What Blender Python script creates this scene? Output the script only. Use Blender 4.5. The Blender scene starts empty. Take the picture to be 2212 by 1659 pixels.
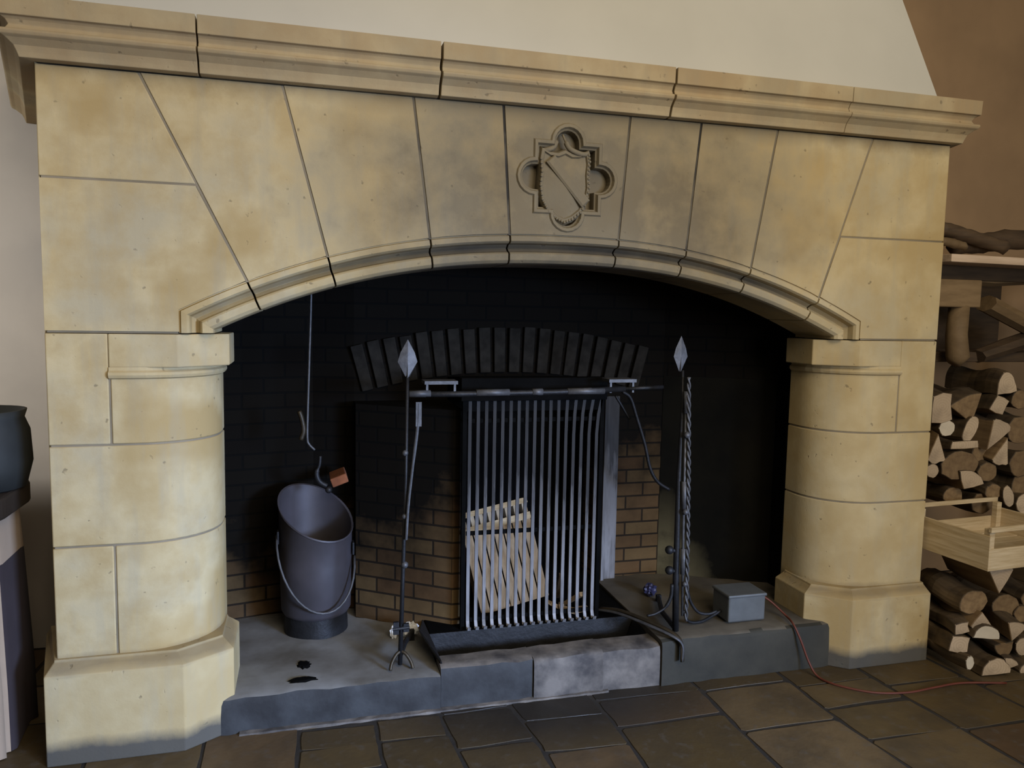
import bpy, bmesh, math, random
from mathutils import Vector, Matrix
from mathutils.geometry import tessellate_polygon
C = bpy.context.scene.collection
SC = bpy.context.scene
PI = math.pi

# ---------------------------------------------------------------- camera
R = ((0.96493, -0.00676, 0.26144), (-0.26145, -0.09378, 0.96065), (0.01802, -0.99557, -0.09229))
def norm3(a):
    l = math.sqrt(sum(x*x for x in a)); return tuple(x/l for x in a)
_X = norm3((7255-1106, 786-829.5, 1666)); _D = norm3((780-1106, 18760-829.5, 1666))
_d = sum(a*b for a, b in zip(_X, _D)); _D = norm3(tuple(a-_d*b for a, b in zip(_D, _X))); _Z = tuple(-a for a in _D)
_Y = (_Z[1]*_X[2]-_Z[2]*_X[1], _Z[2]*_X[0]-_Z[0]*_X[2], _Z[0]*_X[1]-_Z[1]*_X[0])
R = (_X, _Y, _Z)
CAM = Vector((0, -2.56, 1.4))
cam = bpy.data.cameras.new('camera'); co = bpy.data.objects.new('camera', cam); C.objects.link(co)
cam.sensor_width = 36; cam.lens = 36*1666/2212
M = Matrix([[R[i][0], -R[i][1], -R[i][2]] for i in range(3)]).to_4x4(); M.translation = CAM
co.matrix_world = M
cam.clip_start = .05
SC.camera = co

def at(u, v, Y):
    """the point of the place that stands at depth Y on the sight line of a photo point"""
    d = [R[i][0]*(u-1106)+R[i][1]*(v-829.5)+R[i][2]*1666 for i in range(3)]
    t = (Y-CAM[1])/d[1]
    return Vector((CAM[0]+t*d[0], Y, CAM[2]+t*d[2]))

# ---------------------------------------------------------------- light
SC.view_settings.view_transform = 'Standard'
SC.view_settings.look = 'None'
SC.view_settings.gamma = 1
SC.view_settings.use_curve_mapping = False
SC.view_settings.exposure = -0.18
w = bpy.data.worlds.new('room_light'); SC.world = w; w.use_nodes = True
w.node_tree.nodes['Background'].inputs[0].default_value = (1.0, .93, .80, 1)
w.node_tree.nodes['Background'].inputs[1].default_value = .05

def area(name, loc, target, sx, sy, power, col, spread=180):
    l = bpy.data.lights.new(name, 'AREA'); l.shape = 'RECTANGLE'; l.size = sx; l.size_y = sy
    l.energy = power; l.color = col; l.spread = math.radians(spread)
    o = bpy.data.objects.new(name, l); C.objects.link(o); o.location = loc
    o.rotation_euler = (Vector(target)-Vector(loc)).to_track_quat('-Z', 'Y').to_euler()
    return o
area('window_daylight', (3.0, -4.3, 1.35), (-.15, .1, .10), .9, .7, 44, (.42, .60, 1.0), 52)
area('cool_fill_light', (2.2, -4.8, 1.6), (1.5, 0, .9), 1.0, 1.2, 29, (.95, .96, .98), 110)  # added unseen fill for the right side of the front
area('left_wall_fill_light', (-3.1, -2.6, 1.9), (-1.45, .87, 1.5), .5, .9, 9, (1.0, .96, .90), 40)  # added unseen light, narrow beam that brightens the left wall only
area('ceiling_lamp_light', (.9, -1.9, 3.7), (.9, 0, 1.2), 3.2, 1.0, 22, (1.0, .86, .64))
area('room_lamp_light', (1.2, -3.9, 3.3), (.8, 0, 1.1), 2.2, 1.2, 84, (1.0, .83, .58))

# ---------------------------------------------------------------- materials
def mat(name):
    m = bpy.data.materials.new(name); m.use_nodes = True
    nt = m.node_tree
    return m, nt, nt.nodes['Principled BSDF']
def nd(nt, t, **kw):
    n = nt.nodes.new(t)
    for k, v in kw.items(): setattr(n, k, v)
    return n
def pos(nt, scale=(1, 1, 1)):
    g = nd(nt, 'ShaderNodeNewGeometry'); mp = nd(nt, 'ShaderNodeMapping')
    mp.inputs['Scale'].default_value = scale
    nt.links.new(g.outputs['Position'], mp.inputs['Vector']); return mp.outputs['Vector']
def objco(nt, scale=(1, 1, 1)):
    g = nd(nt, 'ShaderNodeTexCoord'); mp = nd(nt, 'ShaderNodeMapping')
    mp.inputs['Scale'].default_value = scale
    nt.links.new(g.outputs['Object'], mp.inputs['Vector']); return mp.outputs['Vector']
def noise(nt, vec, scale, detail=5, rough=.55):
    n = nd(nt, 'ShaderNodeTexNoise'); n.inputs['Scale'].default_value = scale
    n.inputs['Detail'].default_value = detail; n.inputs['Roughness'].default_value = rough
    nt.links.new(vec, n.inputs['Vector']); return n.outputs['Fac']
def ramp(nt, fac, stops):
    r = nd(nt, 'ShaderNodeValToRGB'); e = r.color_ramp.elements
    e[0].position, e[0].color = stops[0][0], (*stops[0][1], 1); e[1].position, e[1].color = stops[-1][0], (*stops[-1][1], 1)
    for p, c in stops[1:-1]:
        x = e.new(p); x.color = (*c, 1)
    nt.links.new(fac, r.inputs[0]); return r.outputs[0]
def maprange(nt, v, a, b, c=0, d=1):
    m = nd(nt, 'ShaderNodeMapRange'); m.inputs[1].default_value = a; m.inputs[2].default_value = b
    m.inputs[3].default_value = c; m.inputs[4].default_value = d
    nt.links.new(v, m.inputs[0]); return m.outputs[0]
def mix(nt, f, a, b, mode='MIX'):
    m = nd(nt, 'ShaderNodeMix', data_type='RGBA', blend_type=mode)
    for k, v in ((0, f), (6, a), (7, b)):
        if hasattr(v, 'links') or isinstance(v, bpy.types.NodeSocket): nt.links.new(v, m.inputs[k])
        else: m.inputs[k].default_value = v if k == 0 else (*v, 1)
    return m.outputs[2]
def math_(nt, op, a, b=0.0):
    m = nd(nt, 'ShaderNodeMath', operation=op)
    for i, v in enumerate((a, b)):
        if isinstance(v, bpy.types.NodeSocket): nt.links.new(v, m.inputs[i])
        else: m.inputs[i].default_value = v
    return m.outputs[0]
def bump(nt, bs, h, strength=.3, dist=.01):
    b = nd(nt, 'ShaderNodeBump'); b.inputs['Strength'].default_value = strength; b.inputs['Distance'].default_value = dist
    nt.links.new(h, b.inputs['Height']); nt.links.new(b.outputs[0], bs.inputs['Normal'])
def plain(name, col, rough=.6, metal=0, var=.25, sc=14, bmp=.15, col2=None, spec=.5):
    m, nt, b = mat(name)
    v = objco(nt); f = noise(nt, v, sc)
    c2 = col2 or tuple(x*(1-var*1.6) for x in col)
    nt.links.new(ramp(nt, f, [(.35, c2), (.65, col)]), b.inputs['Base Color'])
    b.inputs['Roughness'].default_value = rough; b.inputs['Metallic'].default_value = metal
    b.inputs['Specular IOR Level'].default_value = spec
    if bmp: bump(nt, b, noise(nt, v, sc*4), bmp, .004)
    return m

def stone(name, pale, ochre, grey, soot=True):  # soot also switches the painted shade under the cornice and in recesses
    m, nt, b = mat(name)
    v = pos(nt)
    oi = nd(nt, 'ShaderNodeObjectInfo')
    big = noise(nt, v, 2.6, 4, .5); mid = noise(nt, v, 7, 6, .6); fine = noise(nt, v, 60, 4, .7)
    streak = noise(nt, pos(nt, (9, 9, 1.3)), 1.6, 4, .6)
    c = ramp(nt, big, [(.38, ochre), (.50, pale), (.62, tuple((a+g)/2 for a, g in zip(pale, grey)))])
    c = mix(nt, maprange(nt, mid, .40, .66, 0, .75), c, ochre)
    c = mix(nt, maprange(nt, streak, .50, .72, 0, .45), c, grey)
    c = mix(nt, maprange(nt, oi.outputs['Random'], 0, 1, 0, .30), c, pale)
    # dark pits
    pit = noise(nt, v, 34, 2, .5)
    c = mix(nt, maprange(nt, pit, .70, .76, 0, .5), c, (.10, .08, .05))
    if soot:   # smoke stain spread over the head of the arch, grime at the foot, painted shade under the cornice and in recesses
        sx = nd(nt, 'ShaderNodeSeparateXYZ'); nt.links.new(v, sx.inputs[0])
        dx = math_(nt, 'DIVIDE', math_(nt, 'SUBTRACT', sx.outputs[0], .95), .95)
        dz = math_(nt, 'DIVIDE', math_(nt, 'SUBTRACT', sx.outputs[2], 1.78), .50)
        rr = math_(nt, 'ADD', math_(nt, 'MULTIPLY', dx, dx), math_(nt, 'MULTIPLY', dz, dz))
        rr = math_(nt, 'ADD', rr, math_(nt, 'MULTIPLY', math_(nt, 'SUBTRACT', mid, .5), 1.6))
        c = mix(nt, maprange(nt, rr, 1.25, .1, 0, .80), c, (.105, .087, .06))
        k = math_(nt, 'ADD', sx.outputs[2], math_(nt, 'MULTIPLY', math_(nt, 'SUBTRACT', mid, .5), .09))
        k = math_(nt, 'MULTIPLY', maprange(nt, k, 2.03, 2.09), maprange(nt, sx.outputs[0], -.7, .6, .35, 1))
        c = mix(nt, math_(nt, 'MULTIPLY', k, .62), c, (.10, .085, .06))  # band under the cornice: soot smear and cornice shade put into the colour
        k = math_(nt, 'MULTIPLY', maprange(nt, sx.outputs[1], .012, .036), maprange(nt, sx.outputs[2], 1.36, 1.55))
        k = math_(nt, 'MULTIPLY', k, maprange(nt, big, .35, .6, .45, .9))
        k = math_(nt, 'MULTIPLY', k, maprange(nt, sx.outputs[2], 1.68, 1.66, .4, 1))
        c = mix(nt, k, c, (.05, .042, .032))  # soot in arch cove and keystone recess, their shade painted in with it
        gz = math_(nt, 'ABSOLUTE', math_(nt, 'SUBTRACT', sx.outputs[2], .302))
        gz = math_(nt, 'ADD', gz, math_(nt, 'MULTIPLY', math_(nt, 'SUBTRACT', mid, .5), .05))
        c = mix(nt, maprange(nt, gz, .028, .004, 0, .55), c, (.13, .095, .055))
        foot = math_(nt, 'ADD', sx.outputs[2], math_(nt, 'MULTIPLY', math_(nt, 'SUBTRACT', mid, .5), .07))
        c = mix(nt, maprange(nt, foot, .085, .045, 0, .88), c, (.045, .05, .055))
    nt.links.new(c, b.inputs['Base Color'])
    b.inputs['Roughness'].default_value = .82; b.inputs['Specular IOR Level'].default_value = .25
    h = math_(nt, 'ADD', math_(nt, 'MULTIPLY', mid, .6), math_(nt, 'MULTIPLY', fine, .25))
    h = math_(nt, 'SUBTRACT', h, maprange(nt, pit, .69, .76, 0, .5))
    bump(nt, b, h, .35, .008)
    return m

M_STONE = stone('sandstone', (.53, .43, .245), (.40, .29, .13), (.34, .31, .23))
M_CORN = stone('cornice_sandstone', (.44, .355, .215), (.34, .25, .14), (.27, .235, .165), soot=False)
def joint():
    m, nt, b = mat('joint_mortar'); v = pos(nt); s = nd(nt, 'ShaderNodeSeparateXYZ'); nt.links.new(v, s.inputs[0])
    n = noise(nt, v, 4, 4, .6)
    k = math_(nt, 'MULTIPLY', maprange(nt, math_(nt, 'ABSOLUTE', math_(nt, 'SUBTRACT', s.outputs[0], .95)), .95, .45), maprange(nt, s.outputs[2], 1.3, 1.5))
    k = math_(nt, 'MULTIPLY', k, maprange(nt, n, .38, .55, .45, 1))
    c = mix(nt, k, ramp(nt, n, [(.35, (.17, .14, .09)), (.65, (.28, .235, .165))]), (.025, .022, .018))
    nt.links.new(c, b.inputs['Base Color']); b.inputs['Roughness'].default_value = .95; return m
M_JOINT = joint()
M_PLASTER = plain('white_plaster', (.53, .515, .46), .9, var=.05, sc=2.0, bmp=.1)
M_WALL_L = plain('grey_plaster', (.40, .37, .34), .9, var=.07, sc=3, bmp=.1)
M_WALL_R = plain('brown_plaster', (.36, .235, .13), .9, var=.12, sc=2.5, bmp=.1)

def sooty_brick():
    m, nt, b = mat('sooted_brick')
    g = nd(nt, 'ShaderNodeNewGeometry'); s = nd(nt, 'ShaderNodeSeparateXYZ'); nt.links.new(g.outputs['Position'], s.inputs[0])
    cb = nd(nt, 'ShaderNodeCombineXYZ')
    sn = nd(nt, 'ShaderNodeSeparateXYZ'); nt.links.new(g.outputs['True Normal'], sn.inputs[0])
    nt.links.new(math_(nt, 'SUBTRACT', math_(nt, 'MULTIPLY', s.outputs[0], sn.outputs[1]), math_(nt, 'MULTIPLY', s.outputs[1], sn.outputs[0])), cb.inputs[0]); nt.links.new(s.outputs[2], cb.inputs[1])
    br = nd(nt, 'ShaderNodeTexBrick'); br.inputs['Scale'].default_value = 1
    br.inputs['Brick Width'].default_value = .17; br.inputs['Row Height'].default_value = .062
    br.inputs['Mortar Size'].default_value = .005; br.inputs['Mortar Smooth'].default_value = .3
    br.inputs['Color1'].default_value = (.15, .098, .045, 1); br.inputs['Color2'].default_value = (.11, .062, .03, 1)
    br.inputs['Mortar'].default_value = (.03, .022, .015, 1)
    nt.links.new(cb.outputs[0], br.inputs['Vector'])
    n = noise(nt, g.outputs['Position'], 5, 5, .6)
    k = math_(nt, 'ADD', s.outputs[2], math_(nt, 'MULTIPLY', math_(nt, 'SUBTRACT', n, .5), .8))
    k = math_(nt, 'ADD', k, maprange(nt, s.outputs[0], .9, .0, 0, .42))   # darker to the left: the weaker light there is put into the colour
    c = mix(nt, maprange(nt, k, .22, .88, .0, .98), br.outputs['Color'], (.0032, .0032, .0030))
    nt.links.new(c, b.inputs['Base Color']); b.inputs['Roughness'].default_value = .9
    b.inputs['Specular IOR Level'].default_value = .05
    bump(nt, b, math_(nt, 'ADD', math_(nt, 'MULTIPLY', br.outputs['Fac'], -.8), n), .4, .008)
    return m
M_BRICK = sooty_brick()
M_SOOT = plain('soot', (.0038, .0038, .0038), .92, spec=.05, var=.3, sc=9, bmp=.3)
M_ARCHBRICK = plain('sooted_arch_brick', (.020, .018, .015), .9, spec=.08, var=.3, sc=20, bmp=.3)
def sooty_render():
    m, nt, b = mat('sooted_render'); v = pos(nt); s = nd(nt, 'ShaderNodeSeparateXYZ'); nt.links.new(v, s.inputs[0])
    n = noise(nt, v, 5, 5, .6)
    k = math_(nt, 'ADD', s.outputs[2], math_(nt, 'MULTIPLY', math_(nt, 'SUBTRACT', n, .5), .5))
    k = math_(nt, 'ADD', k, maprange(nt, s.outputs[0], 1.66, 1.9, 0, .42))
    c = ramp(nt, n, [(.35, (.05, .043, .025)), (.6, (.13, .11, .06))])
    c = mix(nt, maprange(nt, k, .32, .58, .0, .97), c, (.0032, .0032, .0030))
    nt.links.new(c, b.inputs['Base Color']); b.inputs['Roughness'].default_value = .9; b.inputs['Specular IOR Level'].default_value = .05; bump(nt, b, n, .3, .01)
    return m
M_SPLAY = sooty_render()
M_HEARTH = plain('worn_hearth_stone', (.20, .20, .195), .70, var=.2, sc=5, bmp=.35, col2=(.10, .092, .08))
M_HEARTH2 = plain('brown_hearth_stone', (.115, .10, .075), .75, var=.2, sc=5, bmp=.35, col2=(.06, .05, .036))
M_HEARTHF = plain('sooted_hearth_front', (.040, .042, .044), .75, var=.3, sc=9, bmp=.4, col2=(.016, .016, .017))
M_HEARTHD = plain('shaded_hearth_front', (.040, .037, .026), .8, var=.3, sc=7, bmp=.4, col2=(.022, .021, .015))  # right slab front: shade from the window put into a darker, browner colour
M_CURB = plain('pale_worn_curb', (.17, .15, .13), .75, var=.3, sc=11, bmp=.4, col2=(.045, .04, .038))
M_IRON = plain('black_iron', (.022, .022, .024), .55, .5, sc=25, bmp=.3)
M_IRONL = plain('worn_grey_iron', (.10, .10, .105), .55, .4, sc=30, bmp=.2)
def bar_mat():
    m, nt, b = mat('dark_topped_grate_bar'); v = pos(nt); s = nd(nt, 'ShaderNodeSeparateXYZ'); nt.links.new(v, s.inputs[0])
    n = noise(nt, pos(nt, (40, 40, 5)), 1.0, 4, .6)
    k = math_(nt, 'ADD', s.outputs[2], math_(nt, 'MULTIPLY', math_(nt, 'SUBTRACT', n, .5), .9))
    c = ramp(nt, n, [(.35, (.13, .125, .125)), (.6, (.27, .265, .275))])
    c = mix(nt, maprange(nt, k, .38, .78, 0, .93), c, (.012, .011, .010))  # near black mixed in towards the top
    nt.links.new(c, b.inputs['Base Color']); b.inputs['Roughness'].default_value = .6; b.inputs['Metallic'].default_value = .3
    b.inputs['Specular IOR Level'].default_value = .15
    return m
M_BAR = bar_mat()
M_BUCKET = plain('grey_sheet_metal', (.066, .058, .066), .55, .3, sc=7, bmp=.15, col2=(.05, .045, .05))
M_BOX = plain('grey_enamel', (.11, .118, .12), .5, .1, sc=20, bmp=.05, var=.1)
M_RED = plain('red_cable', (.13, .03, .015), .6, sc=20, bmp=0, var=.1)
M_PAPER = plain('white_paper', (.80, .82, .86), .8, var=.1, sc=30, bmp=.2)
M_BLUE = plain('blue_foil', (.04, .04, .10), .4, .2, sc=50, bmp=.3)
M_RBRICK = plain('orange_brick', (.22, .07, .025), .9, sc=20, bmp=.3)
M_BRASS = plain('brass', (.30, .23, .09), .35, .8, sc=20, bmp=.1)
M_RUST = plain('brown_iron', (.06, .045, .026), .5, .5, sc=20, bmp=.2)
M_ASH = plain('ash', (.035, .028, .02), .95, var=.5, sc=18, bmp=.6)
M_CLOTHB = plain('beige_cloth', (.36, .27, .19), .95, var=.06, sc=8, bmp=.05)
M_CLOTHP = plain('plum_cloth', (.034, .024, .027), .95, var=.15, sc=8, bmp=.05)
M_TABLE = plain('dark_table_wood', (.035, .025, .018), .55, var=.2, sc=9, bmp=.1)
M_POT = plain('dark_green_pot', (.020, .023, .022), .7, var=.2, sc=9, bmp=.1)

def wood(name, a, b_, sc=(3, 60, 60), rough=.75, grain=1.0):
    m, nt, b = mat(name)
    v = objco(nt, sc); f = noise(nt, v, 1.0, 5, .6)
    oi = nd(nt, 'ShaderNodeObjectInfo')
    c = ramp(nt, f, [(.34, a), (.64, b_)])
    c = mix(nt, maprange(nt, oi.outputs['Random'], 0, 1, 0, .5*grain), c, tuple(x*.6 for x in a))
    nt.links.new(c, b.inputs['Base Color']); b.inputs['Roughness'].default_value = rough
    bump(nt, b, f, .3, .004)
    return m
M_CRATE = wood('pale_crate_wood', (.44, .33, .18), (.64, .52, .34), (5, 5, 70), grain=.2)
M_PALLET = wood('split_crate_wood', (.30, .20, .10), (.52, .39, .25), (50, 50, 4), grain=.3)
M_BARK = wood('log_bark', (.045, .03, .018), (.14, .095, .05), (20, 4, 20))
M_SPLIT = wood('split_log_side', (.15, .09, .04), (.26, .17, .08), (40, 4, 40))
M_OLDWOOD = wood('dark_old_wood', (.045, .027, .013), (.095, .058, .028), (6, 6, 40))
M_OLDWOOD2 = wood('brown_old_wood', (.15, .095, .042), (.22, .145, .07), (6, 30, 30))
M_SHELF = wood('pale_shelf_wood', (.46, .34, .23), (.64, .49, .36), (3, 40, 40), grain=.1)
def logend():
    m, nt, b = mat('log_end_wood')
    v = objco(nt); w_ = nd(nt, 'ShaderNodeTexWave', wave_type='RINGS', rings_direction='Y')
    w_.inputs['Scale'].default_value = 28; w_.inputs['Distortion'].default_value = 3
    nt.links.new(v, w_.inputs['Vector'])
    oi = nd(nt, 'ShaderNodeObjectInfo')
    c = mix(nt, maprange(nt, w_.outputs['Fac'], 0, 1, 0, .35), (.54, .42, .29), (.36, .26, .16))
    c = mix(nt, maprange(nt, oi.outputs['Random'], 0, 1, 0, .55), c, (.24, .18, .12))
    c = mix(nt, maprange(nt, noise(nt, v, 12), .5, .7, 0, .5), c, (.20, .15, .10))
    nt.links.new(c, b.inputs['Base Color']); b.inputs['Roughness'].default_value = .85
    return m
M_END = logend()
M_ENDW = plain('fresh_pale_log_end', (.56, .49, .38), .8, var=.08, sc=20)

def floor_mat():
    m, nt, b = mat('stone_flags')
    at_ = nd(nt, 'ShaderNodeAttribute', attribute_name='tone')
    v = pos(nt); n1 = noise(nt, v, 5, 5, .6); n2 = noise(nt, v, 22, 5, .6)
    c = ramp(nt, at_.outputs['Fac'], [(0, (.070, .048, .021)), (.4, (.102, .070, .030)), (.7, (.135, .095, .050)), (1, (.085, .050, .025))])
    c = mix(nt, maprange(nt, n1, .4, .65, 0, .6), c, (.045, .034, .021))
    c = mix(nt, maprange(nt, n2, .55, .7, 0, .5), c, (.10, .088, .075))
    sx = nd(nt, 'ShaderNodeSeparateXYZ'); nt.links.new(v, sx.inputs[0])   # ash and soot trodden in before the hearth
    dx = math_(nt, 'DIVIDE', math_(nt, 'SUBTRACT', sx.outputs[0], .88), .62)
    dy = math_(nt, 'DIVIDE', math_(nt, 'SUBTRACT', sx.outputs[1], .02), .34)
    rr = math_(nt, 'ADD', math_(nt, 'MULTIPLY', dx, dx), math_(nt, 'MULTIPLY', dy, dy))
    rr = math_(nt, 'ADD', rr, math_(nt, 'MULTIPLY', math_(nt, 'SUBTRACT', n1, .5), 1.2))
    c = mix(nt, maprange(nt, rr, 1.3, .2, 0, .85), c, (.012, .0115, .012))
    nt.links.new(c, b.inputs['Base Color'])
    nt.links.new(maprange(nt, n1, .3, .7, .42, .65), b.inputs['Roughness'])
    b.inputs['Specular IOR Level'].default_value = .35
    bump(nt, b, math_(nt, 'ADD', n1, math_(nt, 'MULTIPLY', n2, .5)), .3, .012)
    return m
M_FLOOR = floor_mat()
M_GROUT = plain('floor_joint', (.026, .021, .016), .9, sc=20, bmp=.3)

# ---------------------------------------------------------------- mesh helpers
def empty(name, loc, label=None, cat=None, group=None):
    o = bpy.data.objects.new(name, None); C.objects.link(o); o.location = loc
    o.empty_display_size = .05
    tag(o, label, cat, group); return o
def tag(o, label=None, cat=None, group=None, kind=None):
    if label: o['label'] = label
    if cat: o['category'] = cat
    if group: o['group'] = group
    if kind: o['kind'] = kind
    return o
def wloc(p):
    v = Vector((0, 0, 0))
    while p: v = v+p.location; p = p.parent
    return v
def obj(name, bm, mats, parent=None, smooth=False, bevel=0, seg=2, origin=None, autosmooth=None):
    """link a bmesh in place coordinates as one mesh object"""
    bmesh.ops.remove_doubles(bm, verts=bm.verts, dist=1e-6)
    bmesh.ops.recalc_face_normals(bm, faces=bm.faces)
    o_at = Vector(origin) if origin is not None else (wloc(parent) if parent else Vector((0, 0, 0)))
    if origin is None and not parent:
        xs = [v.co for v in bm.verts]
        o_at = Vector((sum(v.x for v in xs)/len(xs), sum(v.y for v in xs)/len(xs), min(v.z for v in xs)))
    bmesh.ops.translate(bm, verts=bm.verts, vec=-o_at)
    me = bpy.data.meshes.new(name); bm.to_mesh(me); bm.free()
    for m in (mats if isinstance(mats, (list, tuple)) else [mats]): me.materials.append(m)
    o = bpy.data.objects.new(name, me); C.objects.link(o)
    if parent: o.parent = parent; o.location = o_at-wloc(parent)
    else: o.location = o_at
    if smooth:
        for p in me.polygons: p.use_smooth = True
        if autosmooth is not None:
            try: me.set_sharp_from_angle(angle=math.radians(autosmooth))
            except Exception: pass
    if bevel:
        b = o.modifiers.new('edge', 'BEVEL'); b.width = bevel; b.segments = seg; b.limit_method = 'ANGLE'; b.angle_limit = math.radians(32)
    return o
def nb(): return bmesh.new()
def box(bm, x0, x1, y0, y1, z0, z1, mi=0, mtx=None):
    vs = [bm.verts.new((x, y, z)) for x in (x0, x1) for y in (y0, y1) for z in (z0, z1)]
    for f in ((0, 1, 3, 2), (4, 6, 7, 5), (0, 4, 5, 1), (2, 3, 7, 6), (0, 2, 6, 4), (1, 5, 7, 3)):
        fa = bm.faces.new([vs[i] for i in f]); fa.material_index = mi
    if mtx is not None: bmesh.ops.transform(bm, matrix=mtx, verts=vs)
    return vs
def loft(bm, rings, close=True, cap=True, mi=0, cyc=False):
    rs = [[bm.verts.new(p) for p in r] for r in rings]
    n = len(rs[0])
    pairs = list(zip(rs, rs[1:]))+([(rs[-1], rs[0])] if cyc else [])
    for a, b in pairs:
        for i in range(n if close else n-1):
            f = bm.faces.new((a[i], a[(i+1) % n], b[(i+1) % n], b[i])); f.material_index = mi
    if cap and close:
        for r in (rs[0], rs[-1]):
            if len(r) > 2:
                f = bm.faces.new(r); f.material_index = mi
    return rs
def prism_z(bm, poly, z0, z1, mi=0): return loft(bm, [[(x, y, z0) for x, y in poly], [(x, y, z1) for x, y in poly]], mi=mi)
def prism_y(bm, poly, y0, y1, mi=0): return loft(bm, [[(x, y0, z) for x, z in poly], [(x, y1, z) for x, z in poly]], mi=mi)
def tube(bm, pts, r, n=8, mi=0, flat=None):
    """tube along pts; r number or list"""
    pts = [Vector(p) for p in pts]; k = len(pts)
    rr = [r[min(i, len(r)-1)] for i in range(k)] if isinstance(r, (list, tuple)) else [r]*k
    rings = []; up = None
    for i, p in enumerate(pts):
        t = (pts[min(i+1, k-1)]-pts[max(i-1, 0)]).normalized()
        if up is None: up = Vector((0, 0, 1)) if abs(t.z) < .9 else Vector((0, 1, 0))
        s = t.cross(up).normalized(); u = s.cross(t).normalized(); up = u
        rings.append([p+(s*math.cos(a)+u*math.sin(a)*(flat or 1))*rr[i] for a in [2*PI*j/n for j in range(n)]])
    loft(bm, rings, mi=mi)
def curve(pts, n=8):
    """Catmull-Rom through points"""
    P = [Vector(p) for p in pts]; P = [P[0]*2-P[1]]+P+[P[-1]*2-P[-2]]; out = []
    for i in range(1, len(P)-2):
        for j in range(n):
            t = j/n; a, b, c, d = P[i-1:i+3]
            out.append(.5*((2*b)+(c-a)*t+(2*a-5*b+4*c-d)*t*t+(3*b-a-3*c+d)*t**3))
    out.append(P[-2]); return out
def lathe(bm, prof, n=32, c=(0, 0), mi=0):
    loft(bm, [[(c[0]+r*math.cos(2*PI*j/n), c[1]+r*math.sin(2*PI*j/n), z) for j in range(n)] for r, z in prof], mi=mi)
def ball(bm, c, r, mi=0, s=(1, 1, 1)):
    g = bmesh.ops.create_icosphere(bm, subdivisions=2, radius=r)
    for v in g['verts']: v.co = Vector((v.co.x*s[0]+c[0], v.co.y*s[1]+c[1], v.co.z*s[2]+c[2]))
    for f in {f for v in g['verts'] for f in v.link_faces}: f.material_index = mi
def rot(axis, deg, about):
    a = Vector(about); return Matrix.Translation(a) @ Matrix.Rotation(math.radians(deg), 4, axis) @ Matrix.Translation(-a)

# ================================================================= the room
def struct(name, bm, m, **kw):
    o = obj(name, bm, m, **kw); o['kind'] = 'structure'; return o
b = nb(); box(b, -4.5, .2, .87, 1.0, 0, 4.2); struct('wall_left', b, M_WALL_L)
b = nb(); box(b, 1.6, 6.5, .87, 1.0, 0, 4.2); struct('wall_right', b, M_WALL_R)

rnd = random.Random(4)
b = nb()
toneL = []
cols = [-4.0, -3.45, -3.0, -2.5, -2.05, -1.7, -1.3, -1.0, -.66, -.33, -.03, .24, .47, .712, 1.0, 1.42, 1.81, 2.16, 2.5, 2.93, 3.3, 3.75, 4.2, 4.7, 5.3, 6.0]
fixed = {13: [-.135, -.33, -.62], 14: [-.06, -.245, -.60], 15: [-.08, -.365, -.75], 16: [-.13, -.30, -.51, -.85], 17: [-.20, -.53, -.9], 18: [-.28, -.555], 10: [-.02, -.14, -.30], 11: [-.01, -.145, -.42], 12: [-.03, -.25, -.5]}
allv = []
def jx(i, y): return cols[i]+.018*math.sin(i*5.1+y*4.0)+(-.10*y if 9 < i < 19 else 0)*.35
for i in range(len(cols)-1):
    y = .86; ys = [y]
    fx = sorted(fixed.get(i, []), reverse=True)
    while y > (fx[0] if fx else -1e9)+.25: 
        y -= rnd.uniform(.28, .5)
        if fx and y < fx[0]+.12: break
        ys.append(y)
        if not fx and y < -6: break
    ys += fx; y = ys[-1]
    while y > -6: y -= rnd.uniform(.25, .5); ys.append(y)
    for y1, y0 in zip(ys, ys[1:]):
        g = .0045; sk = rnd.uniform(-.02, .02)
        P4 = [(jx(i, y0)+g, y0+g), (jx(i+1, y0)-g, y0+g+sk), (jx(i+1, y1)-g, y1-g+sk*.5), (jx(i, y1)+g, y1-g)]
        cx = sum(p[0] for p in P4)/4; cy = sum(p[1] for p in P4)/4
        poly = []
        for k in range(4):
            a, c_ = Vector(P4[k]), Vector(P4[(k+1) % 4]); e = (c_-a); L = e.length; e.normalize(); nn = Vector((-e.y, e.x))
            for t in (.04, .3, .55, .8, .96):
                q = a+e*L*t+nn*rnd.uniform(0, .006); poly.append((q.x, q.y))
        h = rnd.uniform(-.0008, 0); tone = rnd.random()
        top = [(x+(cx-x)*.003, y_+(cy-y_)*.003) for x, y_ in poly]
        nf = len(b.faces)
        loft(b, [[(x, y_, -.04) for x, y_ in poly], [(x, y_, h-.002) for x, y_ in poly], [(x, y_, h) for x, y_ in top]], mi=0)
        toneL += [tone]*(len(b.faces)-nf)
nf = len(b.faces); box(b, -4.5, 6.5, -6.3, 1.0, -.06, -.0025, mi=1); toneL += [0]*(len(b.faces)-nf)
lay = b.faces.layers.float.new('tone')
b.faces.ensure_lookup_table()
for f, t in zip(b.faces, toneL): f[lay] = t
struct('floor', b, [M_FLOOR, M_GROUT], origin=(0, 0, 0))

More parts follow.
